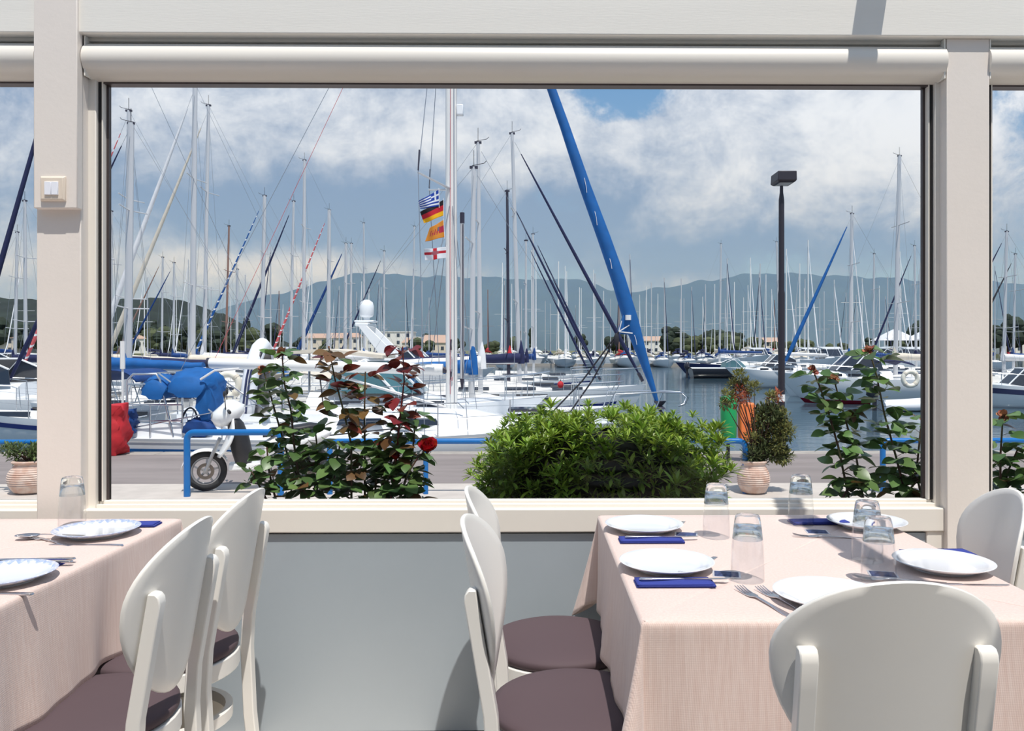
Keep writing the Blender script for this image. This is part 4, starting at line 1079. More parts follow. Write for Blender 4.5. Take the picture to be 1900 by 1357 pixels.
    MB().tube([(xp+.02, -.10, P(0, 702, YB).z-WZ), (xp+.02, -.10, P(0, 416, YB).z-WZ)], .011, 6).build('pole_track', 'spar_dark', sp_)
    # boom
    b0 = P(822, 686, YB); b1 = P(390, 674, YB)
    rel = lambda p: (p.x-MX, 0, p.z-WZ)
    bm = MB().tube([rel(b0), rel(b0.lerp(b1, .5)), rel(b1)], [.115, .115, .105], 14, ry=1.15, up=(0, 1, 0)).build('boom', 'spar_white', t, smooth=60)
    MB().tube([rel(b1), (rel(b1)[0]-.05, 0, rel(b1)[2])], .112, 14, ry=1.15, up=(0, 1, 0)).build('boom_cap', 'spar_dark', bm)
    MB().tube([rel(b0), (-.05, 0, rel(b0)[2]-.05)], [.07, .05], 8).build('gooseneck', 'spar_dark', bm)
    MB().tube([(rel(b0)[0]-2.2, 0, rel(b0)[2]-.1), (-.1, 0, z0+.12)], .030, 8).build('kicker', 'spar', t)
    MB().tube([(rel(b0)[0]-2.5, 0, rel(b0)[2]-.1), (-2.6, .0, F+.5)], .014, 6).build('mainsheet', 'rope_black', t)
    MB().tube([(rel(b1)[0]+.1, 0, rel(b1)[2]+.1), (-.1, 0, H-.1)], .005, 4).build('topping_lift', 'rope_red', t)
    MB().tube([(-aft*.98, 0, F+.1), (-.1, 0, H)], .006, 4).build('backstay', 'wire', t)
    # furled headsail with clew
    pix = [(1222, 757), (1212, 722), (1190, 655), (1172, 600), (1148, 520), (1120, 440), (1085, 345), (1048, 235), (1020, 156)]
    rad = [.03, .055, .105, .155, .145, .135, .120, .10, .09]
    pts = [Vector(rel(P(x, y, YB))) for x, y in pix]
    d = (pts[-1]-pts[-3]).normalized(); topz = H-.35
    while pts[-1].z < topz-1: pts.append(pts[-1]+d*1.0); rad.append(rad[-1]*.88)
    fs = MB().tube(pts, rad, 14).build('furled_headsail', 'canvas_blue', t, smooth=70)
    MB().tube([Vector((bowx-.1, 0, sheer(1, F)+.02)), pts[0]], [.035, .03], 8).build('forestay', 'spar_dark', t)
    dq = Vector((bowx-.16, 0, sheer(1, F)+.14)); MB().lathe([(0, 0), (.13, 0), (.10, .03), (.05, .07), (.11, .13), (.13, .17), (0, .17)], 16, dq).build('furling_drum', 'spar_dark', t)
    cl = [Vector(rel(P(x, y, YB))) for x, y in ((1157, 580), (1147, 612), (1150, 620), (1182, 622), (1172, 585))]
    MB().loft([[p+Vector((0, -.10, 0)) for p in cl], [p+Vector((0, .06, 0)) for p in cl]], cap0=True, cap1=True).build('clew_patch', 'canvas_blue', fs, bevel=.02)
    c0 = Vector(rel(P(1147, 616, YB)))+Vector((0, -.13, 0))
    for x, y in ((1152, 596), (1166, 604), (1172, 619)):
        MB().tube([c0, Vector(rel(P(x, y, YB)))+Vector((0, -.15, 0))], .012, 5).build('clew_strap', 'canvas_white', fs)
    MB().lathe([(0, -.05), (.06, -.05), (.06, .05), (0, .05)], 8, Vector(rel(P(1164, 590, YB)))+Vector((0, -.15, 0))).build('sail_patch', 'canvas_white', fs)
    for x, y, k in ((1107, 420, 1), (1088, 360, 1), (1134, 500, .8), (1180, 640, .7)):
        c_ = Vector(rel(P(x, y, YB)))+Vector((0, -.14, 0)); MB().tube([c_, c_+Vector((-.02, 0, .16*k)), c_+Vector((-.05, .02, .30*k))], .006, 4).build('lashing', 'canvas_white', fs)
    # sheets led aft from the clew
    for s, (x, y) in ((-1, (1025, 765)), (1, (1058, 765))):
        e = Vector(rel(P(x, y, YB))); MB().tube([c0, c0.lerp(e, .55)+Vector((0, .0, -.10)), e], .017, 5).build('sheet', 'rope_black', t)
        MB().tube([e, (-2.2, s*1.4, F+.05)], .014, 5).build('sheet', 'rope_black', t)
    MB().ball(c0+Vector((-.05, 0, -.16)), .07, 8, 6, .8, .8, 2.0).build('sheet_knot', 'rope_black', t)
    # pulpit, pushpit, stanchions
    st = 'stainless'; pz = sheer(.97, F)
    pw = [(bowx-1.3, -.75, pz-.05), (bowx-1.15, -.72, pz+.50), (bowx-.2, -.30, pz+.52), (bowx+.28, -.18, pz+.50), (bowx+.40, -.1, pz+.40), (bowx+.34, -.06, pz+.26), (bowx+.22, 0, pz+.22)]
    for s in (1, -1):
        MB().tube([(x, y*s, z) for x, y, z in pw], .016, 7).build('pulpit', st, t, smooth=60)
        MB().tube([(bowx-.35, .25*s, pz), (bowx-.15, .29*s, pz+.52)], .014, 6).build('pulpit_leg', st, t)
    for s in (1, -1):
        wl = []
        for k in range(6):
            u = .20+.125*k; x = -aft+L*u; y = s*half_beam(u, B, .8)*.95; z = sheer(u, F)
            MB().tube([(x, y, z-.02), (x, y, z+.6)], .013, 6).build('stanchion', st, t); wl.append((x, y, z+.6))
        wl.append((bowx-1.15, s*.72, pz+.5))
        MB().tube(wl, .005, 4).build('lifeline', 'wire', t); MB().tube([(x, y, z-.28) for x, y, z in wl], .005, 4).build('lifeline', 'wire', t)
    xs = P(278, 650, YB).x-MX; x2 = P(330, 650, YB).x-MX
    for s in (1, -1):
        for z in (.62, .32): MB().tube([(-4.9, s*1.32, F+z), (-aft+.08, s*1.22, F+z), (-aft+.08, s*.1, F+z)], .014, 6).build('pushpit', st, t)
        for x in (-4.9, -5.5, -aft+.1): MB().tube([(x, s*1.28, F-.02), (x, s*1.28, F+.62)], .014, 6).build('stanchion', st, t)
    # stainless gantry over the stern
    xa = P(290, 650, YB).x-MX; zt = P(0, 694, YB-1).z-WZ
    for s in (1, -1):
        MB().tube([(-aft+.25, s*1.2, F), (xa, s*1.2, zt-.12), (xa+.12, s*1.2, zt), (xa+.55, s*1.2, zt), (xa+.62, s*1.2, zt-.1), (-aft+1.1, s*1.2, F)], .022, 8).build('gantry_frame', st, t, smooth=60)
        MB().tube([(xa, s*1.2, F+1.0), (xa+.62, s*1.2, F+1.0)], .016, 6).build('gantry_bar', st, t)
        MB().tube([(xa+.6, s*1.2, F+1.2), (xa+2.2, s*1.25, F+.05)], .016, 6).build('gantry_strut', st, t)
        MB().tube([(xa-.05, s*1.2, F+.15), (xa+2.4, s*1.3, F+.62)], .013, 6).build('gantry_strut', st, t)
    for z in (zt, F+1.0): MB().tube([(xa+.3, -1.2, z), (xa+.3, 1.2, z)], .018, 6).build('gantry_bar', st, t)
    MB().tube([(xa-.05, -1.25, F+.1), (xa-.05, -1.25, zt+.5)], .022, 8).build('antenna', 'spar_white', t)
    MB().tube([(xa-.05, -1.25, zt+.1), (xa-.05, -1.25, zt+.62)], .045, 8).build('antenna_pod', 'spar_white', t)
    # folded bimini and sprayhood canvas over the cockpit
    def roll(cx, cz, rx, rz, y0, y1, dip, name, mat):
        rings = []
        for i in range(13):
            v = i/12; y = y0+(y1-y0)*v; k = .72+.28*sin(pi*v); sag = -dip*(1-sin(pi*v))
            rings.append([(cx+cos(q)*rx*k+.03*sin(5*q+i), y, cz+sag+sin(q)*rz*k+.02*sin(7*q+2*i)) for q in [2*pi*j/18 for j in range(18)]])
        MB().loft(rings, cap0=True, cap1=True).build(name, mat, t, smooth=70)
    p = rel(P(305, 716, YB-.8)); roll(p[0], p[2], .30, .23, -1.25, -.5, .08, 'bimini_bag', 'canvas_blue')
    p = rel(P(366, 708, YB-.8)); roll(p[0], p[2], .47, .27, -1.3, -.2, .10, 'bimini', 'canvas_blue')
    p = rel(P(396, 735, YB-.8)); roll(p[0]-.02, p[2]-.05, .17, .55, -1.25, -.5, .0, 'canvas_curtain', 'canvas_blue')
    p = rel(P(385, 792, YB-.8)); roll(p[0], p[2], .36, .20, -1.3, -.55, .0, 'canvas_bundle', 'canvas_royal')
    a = rel(P(320, 707, YB-2)); MB().tube([(a[0]+.22, -1.32, a[2]+.0), (a[0]+.5, -1.36, a[2]+.17), (a[0]+.95, -1.36, a[2]+.20)], .022, 6).build('canvas_piping', 'canvas_white', t)
    wz_ = rel(P(352, 795, YB-.5))
    wh = MB().tube([(wz_[0], -.5+cos(a_)*.40, wz_[2]+sin(a_)*.40) for a_ in [2*pi*i/28 for i in range(28)]], .018, 6, closed=True).build('steering_wheel', 'rope_black', t)
    wh.rotation_euler = (0, 0, 0)
    for i in range(6):
        a_ = pi*i/3; MB().tube([(wz_[0], -.5, wz_[2]), (wz_[0], -.5+cos(a_)*.4, wz_[2]+sin(a_)*.4)], .009, 5).build('spoke', 'stainless', wh)
    MB().box(wz_[0]+.02, wz_[0]+.25, -.62, -.38, F-.2, wz_[2]+.1).build('binnacle', 'gel_grey', t, bevel=.03)
    return t
near_yacht()
# ---- courtesy flags hoisted under the spreader
def flag(name, label, quad, mats, fn, nu=30, nv=22):
    (ax, ay), (bx, by), (cx_, cy_), (dx, dy) = quad        # hoist top, fly top, fly bottom, hoist bottom
    Yf = YB-1.05
    h = P(ax, ay, Yf); t = thing(name, label, 'flag', h, group='courtesy flags on the near yacht')
    def g(u, v):
        x = (ax*(1-u)+bx*u)*(1-v)+(dx*(1-u)+cx_*u)*v; y = (ay*(1-u)+by*u)*(1-v)+(dy*(1-u)+cy_*u)*v
        p = P(x, y, Yf); p.y += .05*sin(u*7+v*1.5)*u; p.z += .012*sin(u*8)*u; return p
    MB().grid(g, nu, nv, mif=fn).build('cloth', mats, t, world=True, smooth=80, solid=.003)
    MB().tube([P(ax, ay-3, Yf), P(dx, dy+3, Yf)], .006, 5).build('hoist_cord', 'canvas_white', t, world=True)
for k, c1 in (('flag_blue', (30, 72, 176)), ('flag_white', (240, 242, 246)), ('flag_black', (34, 28, 34)), ('flag_red', (208, 38, 56)), ('flag_gold', (250, 196, 30)), ('flag_orange', (232, 156, 60)), ('flag_crimson', (196, 50, 82)), ('flag_grey', (120, 120, 136))):
    M(k, c1, .8, transl=.3)
def greek(u, v):
    if u < .38 and v < 5/9: return 1 if (abs(u-.19) < .04 or abs(v-2.5/9) < .5/9) else 0
    return int(v*9) % 2
flag('flag', 'blue and white striped Greek flag, topmost of the four', ((814, 352), (776, 374), (779, 388), (815, 383)), ['flag_blue', 'flag_white'], greek, 36, 27)
flag('flag', 'black, red and gold German flag, second from the top', ((823, 371), (779, 394), (786, 415), (823, 400)), ['flag_black', 'flag_red', 'flag_gold'], lambda u, v: min(2, int(v*3)))
def orange(u, v):
    if .30 < v < .68 and u < .30: return 1
    uu = (u-.34)/.5
    if 0 < uu < 1 and .30 < v < .75:                        # loose crimson letters
        k = uu*4 % 1; vv = (v-.30)/.45
        if abs(k-.5) < .30 and (abs(abs(k-.5)-.25*vv) < .10 or abs(vv-.6) < .12): return 1
    if abs(u-.33) < .08 and .25 < v < .52: return 2
    return 0
flag('flag', 'orange flag with crimson band and lettering, third from the top', ((823, 408), (797, 424), (788, 449), (825, 440)), ['flag_orange', 'flag_crimson', 'flag_grey'], orange, 36, 26)
def cross(u, v):
    if (u-.5)**2+((v-.42)*.8)**2 < .028 and (int(u*36)+int(v*26)) % 2: return 2
    return 1 if (abs(u-.5) < .075 or abs(v-.42) < .11) else 0
flag('flag', 'white flag with a red cross, lowest of the four', ((828, 458), (786, 463), (788, 484), (828, 479)), ['flag_white', 'flag_red', 'flag_grey'], cross, 36, 26)

# ---------------------------------------------------------------- pontoon boats, bows to the left (left half of the view)
rows_left = [
    # px(mast base), top px, top py, Y, L, hull, stripe, cover, genoa, kwargs, label
    (165, 165, -100, 21.3, 9.1, 'gel_white', 'blue_boot', 'canvas_blue', 'canvas_navy', dict(mr=.085, gfat=.06, boom=3.1, boomz=1.3, H=13.2, mastf=.62, vane=False), 'yacht with a bright blue boom cover whose mast hides beside the left post'),
    (236, 243, 230, 25.5, 9.5, 'gel_white', 'blue_boot', 'canvas_blue', 'canvas_navy', dict(mr=.14, boom=2.75, gfat=.055, spray='canvas_navy'), 'yacht with the thickest mast at the left end of the big window'),
    (237, 239, 207, 29.5, 10.0, 'gel_white', 'blue_boot', 'canvas_navy', 'genoa_redwhite', dict(mr=.10, gfat=.05), 'yacht with a red and white rolled headsail behind the leftmost thick mast'),
    (356, 362, 157, 33, 10.5, 'gel_white', 'gel_grey', 'canvas_cream', 'canvas_white', dict(mr=.135, gfat=.10), 'yacht with the tallest mast on the left and a cream rolled headsail'),
    (378, 387, 197, 36.5, 11.5, 'gel_white', 'blue_boot', 'canvas_white', 'canvas_cream', dict(mr=.10, gfat=.09), 'yacht just behind the tallest left mast, pale rolled headsail'),
    (485, 491, 364, 44, 10.0, 'gel_white', 'canvas_navy', 'canvas_cream', 'genoa_bluewhite', dict(mr=.125, gfat=.055, boom=3.6), 'yacht with a blue and white striped rolled headsail left of the dinghy'),
    (538, 545, 374, 52, 10.0, 'gel_white', 'blue_boot', 'canvas_navy', 'canvas_navy', dict(mr=.10, gfat=.08), 'yacht with a thin navy rolled headsail above the upright dinghy'),
    (563, 565, 298, 48, 11.0, 'gel_white', 'gel_grey', 'canvas_white', None, dict(mr=.12), 'yacht with a slim white mast right of the upright dinghy'),
    (609, 611, 390, 56, 10.5, 'gel_navy', None, 'canvas_navy', 'genoa_redwhite', dict(mr=.16, gfat=.07), 'dark blue yacht with a pinkish red rolled headsail'),
    (640, 642, 452, 60, 10.0, 'gel_navy', None, 'canvas_royal', 'canvas_royal', dict(mr=.14, gfat=.11), 'dark blue yacht with a royal blue rolled headsail beside the radar cruiser'),
    (650, 652, 452, 64, 10.0, 'gel_white', 'blue_boot', 'canvas_white', None, dict(mr=.11), 'yacht with a bare stay and pale cover, left of the radar cruiser'),
    (676, 675, 414, 72, 11.0, 'gel_white', 'blue_boot', 'canvas_blue', None, dict(mr=.10), 'yacht whose mast rises just left of the white radar dome'),
    (712, 713, 466, 68, 10.0, 'gel_white', 'gel_grey', 'canvas_navy', 'canvas_navy', dict(mr=.10), 'yacht whose mast rises just right of the white radar dome'),
    (764, 769, 420, 76, 11.0, 'gel_white', 'blue_boot', 'canvas_royal', None, dict(mr=.10), 'yacht with a white mast halfway between radar dome and the near mast'),
    (205, 206, 393, 44.5, 10.0, 'gel_white', 'blue_boot', 'canvas_cream', None, dict(mr=.12), 'yacht whose mast hugs the left window edge'),
    (48, 46, 374, 40, 10.0, 'gel_white', 'gel_grey', 'canvas_navy', None, dict(mr=.10), 'yacht with the tallest bare mast in the left edge window'),
    (27, 32, 432, 48.5, 9.5, 'gel_white', 'blue_boot', 'canvas_navy', None, dict(mr=.11), 'yacht with twin spreaders seen through the left edge window'),
    (322, 323, 488, 62, 10.0, 'gel_white', 'blue_boot', 'canvas_royal', 'canvas_royal', dict(mr=.10), 'yacht with a blue rolled headsail between the two thick left masts'),
    (300, 302, 478, 66, 10.0, 'gel_grey', 'blue_boot', 'canvas_navy', 'spar_wood', dict(mr=.10), 'grey yacht with a mustard rolled headsail, left part of the view'),
    (440, 441, 500, 74, 10.0, 'gel_white', 'blue_boot', 'canvas_cream', None, dict(mr=.10), 'small distant yacht left of the striped blue headsail'),
    (418, 425, 420, 58, 11.0, 'gel_white', 'gel_navy', 'canvas_navy', None, dict(mr=.09, mast='spar_wood'), 'yacht with a brown wooden mast left of the striped blue headsail'),
]
for i, (bx, tx_, ty, Yb, L, hl, stp, cov, gen, kw, lab) in enumerate(rows_left):
    H = kw.pop('H', None) or mast_h(ty, Yb); p = P(bx, 650, Yb); q = P(tx_, 650, Yb)
    lean = math.atan2(-(q.x-p.x), H-1.0)                  # local x points left
    kw.setdefault('detail', 1 if Yb < 48 else 0)
    sailboat(lab, at_mast(bx, Yb), LEFT, L, H, hl, stp, cov, gen, lean=lean, group='yachts along the left pontoon', **kw)
# ---------------------------------------------------------------- boats beyond the near yacht, bows to the right
rows_right = [
    (875, 879, 310, 21.8, 9.6, 'gel_white', 'green_line', 'canvas_blue', None, dict(mr=.085, boom=3.2, boot=None, B=3.2), 'white yacht with a green and dark sheer stripe just behind the near yacht'),
    (892, 887, 264, 25.5, 10.5, 'gel_white', 'blue_boot', 'canvas_white', None, dict(mr=.085, spray='canvas_royal'), 'white yacht with a slim tall mast, second beyond the near yacht'),
    (944, 941, 354, 36.0, 10.0, 'gel_white', 'red_boot', 'canvas_red', 'canvas_navy', dict(mr=.085, mast='spar_dark', gfat=.06), 'yacht with a black mast and red boom cover'),
    (965, 950, 247, 31.0, 11.5, 'gel_white', 'gel_grey', 'canvas_navy', 'canvas_navy', dict(mr=.095, gfat=.07), 'yacht with a leaning white mast and long navy rolled headsail'),
    (976, 976, 446, 46.0, 9.0, 'gel_white', 'blue_boot', 'canvas_navy', 'canvas_navy', dict(mr=.08, gfat=.06), 'small yacht with a navy cover right of the leaning mast'),
    (990, 989, 434, 52.0, 10.0, 'gel_white', 'blue_boot', 'canvas_royal', 'canvas_navy', dict(mr=.09), 'yacht with a royal blue cover, last beyond the leaning mast'),
]
for i, (bx, tx_, ty, Yb, L, hl, stp, cov, gen, kw, lab) in enumerate(rows_right):
    H = mast_h(ty, Yb); p = P(bx, 650, Yb); q = P(tx_, 650, Yb)
    sailboat(lab, at_mast(bx, Yb), RIGHT, L, H, hl, stp, cov, gen, lean=math.atan2(q.x-p.x, H-1.0), group='yachts beyond the near yacht', **kw)
# ---------------------------------------------------------------- right hand side
rows_east = [
    (1577, 1581, 395, 47.0, 10.0, LEFT, 'gel_white', 'gel_grey', 'canvas_blue', 'canvas_blue', dict(mr=.12, gfat=.10, boom=3.0), 'yacht with a blue boom cover and blue rolled headsail on the right'),
    (1661, 1669, 287, 43.0, 11.0, LEFT, 'gel_cream', 'canvas_navy', 'canvas_cream', None, dict(mr=.13), 'cream yacht with the tallest mast on the right side'),
    (1335, 1338, 452, 88.0, 11.5, LEFT, 'gel_navy', None, 'canvas_royal', None, dict(mr=.12, rake=.9, boomz=1.3), 'navy blue yacht with an overhanging bow and blue cover in mid harbour'),
    (1700, 1697, 455, 66.0, 10.0, LEFT, 'gel_white', 'blue_boot', 'canvas_navy', 'canvas_navy', dict(mr=.11), 'yacht with a navy cover beside the right window edge'),
    (1448, 1441, 448, 78.0, 11.0, LEFT, 'gel_white', 'gel_grey', 'canvas_white', None, dict(mr=.12), 'white yacht directly behind the black lamp post'),
    (1862, 1868, 428, 48.0, 10.0, LEFT, 'gel_white', 'gel_grey', 'canvas_white', 'canvas_navy', dict(mr=.11), 'yacht with a navy rolled headsail seen through the right edge window'),
    (1880, 1884, 470, 60.0, 10.0, LEFT, 'gel_white', 'blue_boot', 'canvas_royal', 'rope_black', dict(mr=.10, gfat=.08), 'yacht with a black rolled headsail in the right edge window'),
    (1620, 1622, 470, 72.0, 10.0, LEFT, 'gel_white', 'blue_boot', 'canvas_royal', None, dict(mr=.10), 'yacht with a royal cover between the two tall right masts'),
]
for i, (bx, tx_, ty, Yb, L, hd, hl, stp, cov, gen, kw, lab) in enumerate(rows_east):
    H = mast_h(ty, Yb); p = P(bx, 650, Yb); q = P(tx_, 650, Yb)
    kw.setdefault('detail', 1 if Yb < 50 else 0)
    sailboat(lab, at_mast(bx, Yb), hd, L, H, hl, stp, cov, gen, lean=math.atan2(-(q.x-p.x), H-1.0), group='yachts on the right side', **kw)
# ---------------------------------------------------------------- motor boats
def motorboat(label, loc, head, L, hull='gel_white', glass='boat_glass', top=None, boot=None, stripe=None, B=None, F=None, arch=False, dome=False, cabin=True, rail=True, name='motor_boat', canvas=None, outboard=False, rake=1.0, shield=True):
    B = B or L*.34; F = F or .085*L+.25; aft = L*.5
    t = thing(name, label, 'boat', loc, head, 'motor boats in the harbour')
    MB().loft(hull_rings(L, B, F, aft, rake, .92), closed=False, cap0=True).build('hull', hull, t, smooth=60)
    deck_mesh(L, B, F, aft, .92, .12).build('deck', 'gel_white', t, smooth=60)
    for mt, f0, f1 in ((boot, .17, .30), (stripe, .70, .88)):
        if mt:
            for s in (1, -1):
                r = hull_rings(L, B, F, aft, rake, .92, grow=.012, f0=f0, f1=f1, ns=1)
                MB().loft([[(x, y*s, z) for x, y, z in q] for q in r], closed=False).build('stripe', mt, t)
    if cabin:
        cb = MB().loft(cabin_rings(-aft*.30, aft*.72, B*.40, B*.20, F*.97, .50), closed=False, cap0=True, cap1=True).build('cabin', 'gel_white', t, smooth=45)
        for s in (1, -1):
            for k in range(3):
                x = aft*(-.15+.22*k); MB().box(x, x+aft*.15, s*B*.385-.01, s*B*.385+.01, F+.14, F+.28).build('porthole', 'boat_glass', cb)
    # raked windshield
    zb_ = F+(.45 if cabin else .12); x0 = aft*.18; hw = B*.37
    if not shield: return t
    rw = [[(x0+.0, hw, zb_), (x0+.55, hw*.55, zb_), (x0+.55, -hw*.55, zb_), (x0, -hw, zb_)], [(x0-.75, hw*.86, zb_+.75), (x0-.25, hw*.5, zb_+.75), (x0-.25, -hw*.5, zb_+.75), (x0-.75, -hw*.86, zb_+.75)]]
    ws = MB().loft(rw, closed=False).build('windshield', glass, t, smooth=0, solid=.02)
    for s in (1, -1):
        MB().add([(x0, s*hw, zb_), (x0-1.6, s*hw, zb_), (x0-1.5, s*hw*.9, zb_+.45), (x0-.75, s*hw*.86, zb_+.75)], [(0, 1, 2, 3)]).build('side_window', glass, t, smooth=0, solid=.02)
        for a_, b_ in (((x0, s*hw, zb_), (x0-.75, s*hw*.86, zb_+.75)), ((x0+.55, s*hw*.55, zb_), (x0-.25, s*hw*.5, zb_+.75))):
            MB().tube([a_, b_], .035, 6).build('window_frame', 'gel_white', ws)
    MB().tube([(x0-1.5, hw*.9, zb_+.45), (x0-.75, hw*.86, zb_+.77), (x0-.25, hw*.5, zb_+.77), (x0-.25, -hw*.5, zb_+.77), (x0-.75, -hw*.86, zb_+.77), (x0-1.5, -hw*.9, zb_+.45)], .035, 6).build('window_rim', 'gel_white', ws)
    if top:
        MB().loft([[(x, y*k, z) for y in (-1, -.5, .5, 1)] + [(x, y*k, z+.08) for y in (1, .5, -.5, -1)] for x, k, z in ((x0-.35, hw*.8, zb_+.80), (x0-1.6, hw, zb_+.95), (x0-2.8, hw, zb_+.90))], cap0=True, cap1=True).build('hardtop', top, t, smooth=40)
        for s in (1, -1): MB().tube([(x0-2.6, s*hw, F), (x0-2.6, s*hw, zb_+.92)], .03, 6).build('top_post', 'stainless', t)
    if canvas:
        MB().loft([[(x, y*hw*k, z+h_*(1-.25*y*y)) for y in (-1, -.5, 0, .5, 1)] for x, k, z, h_ in ((x0-1.2, .95, F+.3, .75), (x0-2.2, 1, F+.2, .95), (x0-3.2, 1, F+.1, .75))], closed=False).build('camper_canvas', canvas, t, smooth=60, solid=.02)
    if arch:
        for s in (1, -1):
            MB().loft([[(x-.22*k, s*(hw+.05), z), (x+.22*k, s*(hw+.05), z), (x+.22*k, s*(hw-.05), z), (x-.22*k, s*(hw-.05), z)] for x, z, k in ((-aft*.05, F+.2, 2.6), (-aft*.28, F+1.3, 1.7), (-aft*.52, F+2.45, 1.0))], cap0=True, cap1=True).build('radar_arch', 'gel_white', t, bevel=.03)
        MB().box(-aft*.52-.35, -aft*.52+.28, -hw-.05, hw+.05, F+2.40, F+2.58).build('arch_bridge', 'gel_white', t, bevel=.04)
    if dome:
        MB().lathe([(0, 0), (.16, 0), (.16, .28), (.30, .34), (.36, .45), (.36, .85), (.30, 1.05), (.15, 1.16), (0, 1.19)], 20, (-aft*.52, 0, F+2.58)).build('satellite_dome', 'gel_white', t, smooth=60)
        MB().box(-aft*.52-.5, -aft*.52+.45, -.6, .6, F+2.62, F+2.72).build('radar_scanner', 'gel_white', t, bevel=.03)
    if rail:
        for s in (1, -1):
            wl = [(-aft+L*u, s*half_beam(u, B, .92)*.93, sheer(u, F)+.55) for u in (.45, .6, .75, .88, .96)]
            MB().tube(wl+[(aft+.05, 0, sheer(1, F)+.58)], .014, 5).build('bow_rail', 'stainless', t)
            for x, y, z in wl: MB().tube([(x, y, z-.57), (x, y, z)], .011, 5).build('stanchion', 'stainless', t)
    if outboard:
        ob = MB().loft([[(x+cos(q)*a_, sin(q)*b_, z) for q in [2*pi*j/12 for j in range(12)]] for z, x, a_, b_ in ((F-.1, -aft-.25, .16, .14), (F+.15, -aft-.28, .26, .20), (F+.45, -aft-.24, .24, .20), (F+.62, -aft-.18, .10, .10))], cap0=True, cap1=True).build('outboard_engine', 'gel_black', t, smooth=60)
        MB().box(-aft-.36, -aft-.16, -.05, .05, -.3, F-.05).build('drive_leg', 'gel_black', ob, bevel=.02)
    return t
def wat(px, Y): q = P(px, 650, Y); return (q.x, Y, WZ)
motorboat('motor yacht with teal windscreen between the near yacht and the pontoon', wat(690, 19.8), RIGHT, 8.6, glass='teal_glass', F=1.25, B=3.0, top='canvas_cream')
motorboat('white cruiser with raked radar arch and satellite dome', wat(762, 40.3), RIGHT, 8.4, arch=True, dome=True, F=1.45)
motorboat('white cabin cruiser with red waterline and navy canopy on the right', wat(1592, 41.0), LEFT, 8.6, boot='red_boot', canvas='canvas_navy', F=1.25)
motorboat('black-sided speedboat with an outboard in mid harbour', wat(1358, 78.0), RIGHT, 8.2, hull='gel_black', F=.95, outboard=True, cabin=False, glass='teal_glass', rail=False)
motorboat('plain white motor boat behind the lamp post', wat(1448, 58.0), LEFT, 8.0, F=1.15)
motorboat('white motor boat with a blue waterline seen through the left edge window', wat(0, 26.0), LEFT, 7.5, boot='blue_boot', F=1.2)
motorboat('white motor boat farther off in the left edge window', wat(20, 52.0), LEFT, 9.0, F=1.25, stripe='gel_grey')
motorboat('grey-striped motor boat in the right edge window', wat(1905, 38.0), LEFT, 6.5, hull='gel_white', stripe='tube_stripe', F=.95, cabin=False)
motorboat('open white day boat nosing out behind the near yacht', wat(930, 19.2), RIGHT, 5.6, F=.95, cabin=False, rail=False, B=2.0, stripe='gel_black', shield=False)
# navy biminis at the left pontoon
def bimini(label, px, py, Y, w_, d_, mat, h=.25):
    c = P(px, py, Y); t = thing('bimini_awning', label, 'awning', (c.x, Y, WZ+1.2), group='canvas awnings over cockpits')
    def g(u, v): return (c.x+(u-.5)*w_, Y+(v-.5)*d_, c.z+h*(1-(2*u-1)**2)*.55-h*.5*abs(2*u-1)**5)
    MB().grid(g, 14, 6).build('canvas', mat, t, world=True, smooth=80, solid=.02)
    for sx in (-.42, .42):
        for sy in (-.45, .45): MB().tube([(c.x+sx*.4*w_, Y+sy*d_, WZ+1.2), (c.x+sx*w_, Y+sy*d_, c.z+.02)], .014, 5).build('pole', 'stainless', t, world=True)
bimini('navy cockpit awning left of the folded bright blue bimini', 245, 697, 19.5, 1.15, 2.0, 'canvas_royal')
bimini('dark navy cockpit awning cut by the left window edge', 205, 680, 22.5, 1.4, 2.0, 'canvas_navy')
bimini('blue cockpit awning under the white boom', 445, 692, 24.0, 2.6, 2.2, 'canvas_blue')
bimini('cream awning between roses and the white boom', 560, 705, 22.0, 2.4, 2.2, 'canvas_cream', .35)
# upright white inflatable dinghy
def dinghy():
    Yd = 18.4; b = P(470, 800, Yd); tp = P(487, 636, Yd); t = thing('inflatable_dinghy', 'white inflatable dinghy stood on end, with twin dark stripes', 'dinghy', (b.x, Yd, b.z))
    hgt = tp.z-b.z; lean = (tp.x-b.x)/hgt
    def path(s): return [(lean*z*hgt+s*w_, y, z*hgt) for z, y, w_ in ((0, -.55, 0), (.3, -.58, 0), (.6, -.55, .0), (.8, -.42, .04), (.93, -.2, .08), (.97, 0, .1))]
    pts = path(0)+[(x, -y, z) for x, y, z in path(0)[::-1][1:]]
    tb = MB().tube(pts, [.13]+[.17]*9+[.13], 14).build('tube', 'tube_white', t, smooth=60)
    for dx in (-.02, .05):
        MB().tube([(x+dx, y-.20 if y < .1 else y, z) for x, y, z in path(0)[:4]], .022, 5).build('tube_stripe', 'tube_stripe', tb)
    MB().grid(lambda u, v: (lean*v*hgt*.9+.12, (u-.5)*.95, v*hgt*.9), 4, 8).build('floor', 'gel_black', t, solid=.03)
    MB().box(.05, .12, -.5, .5, .02, .35).build('transom', 'gel_black', t)
    MB().tube([(-.1, -.6, 0), (-.1, -.6, .35), (.25, -.6, .42), (.3, -.6, 0)], .018, 6).build('davit', 'stainless', t)
dinghy()
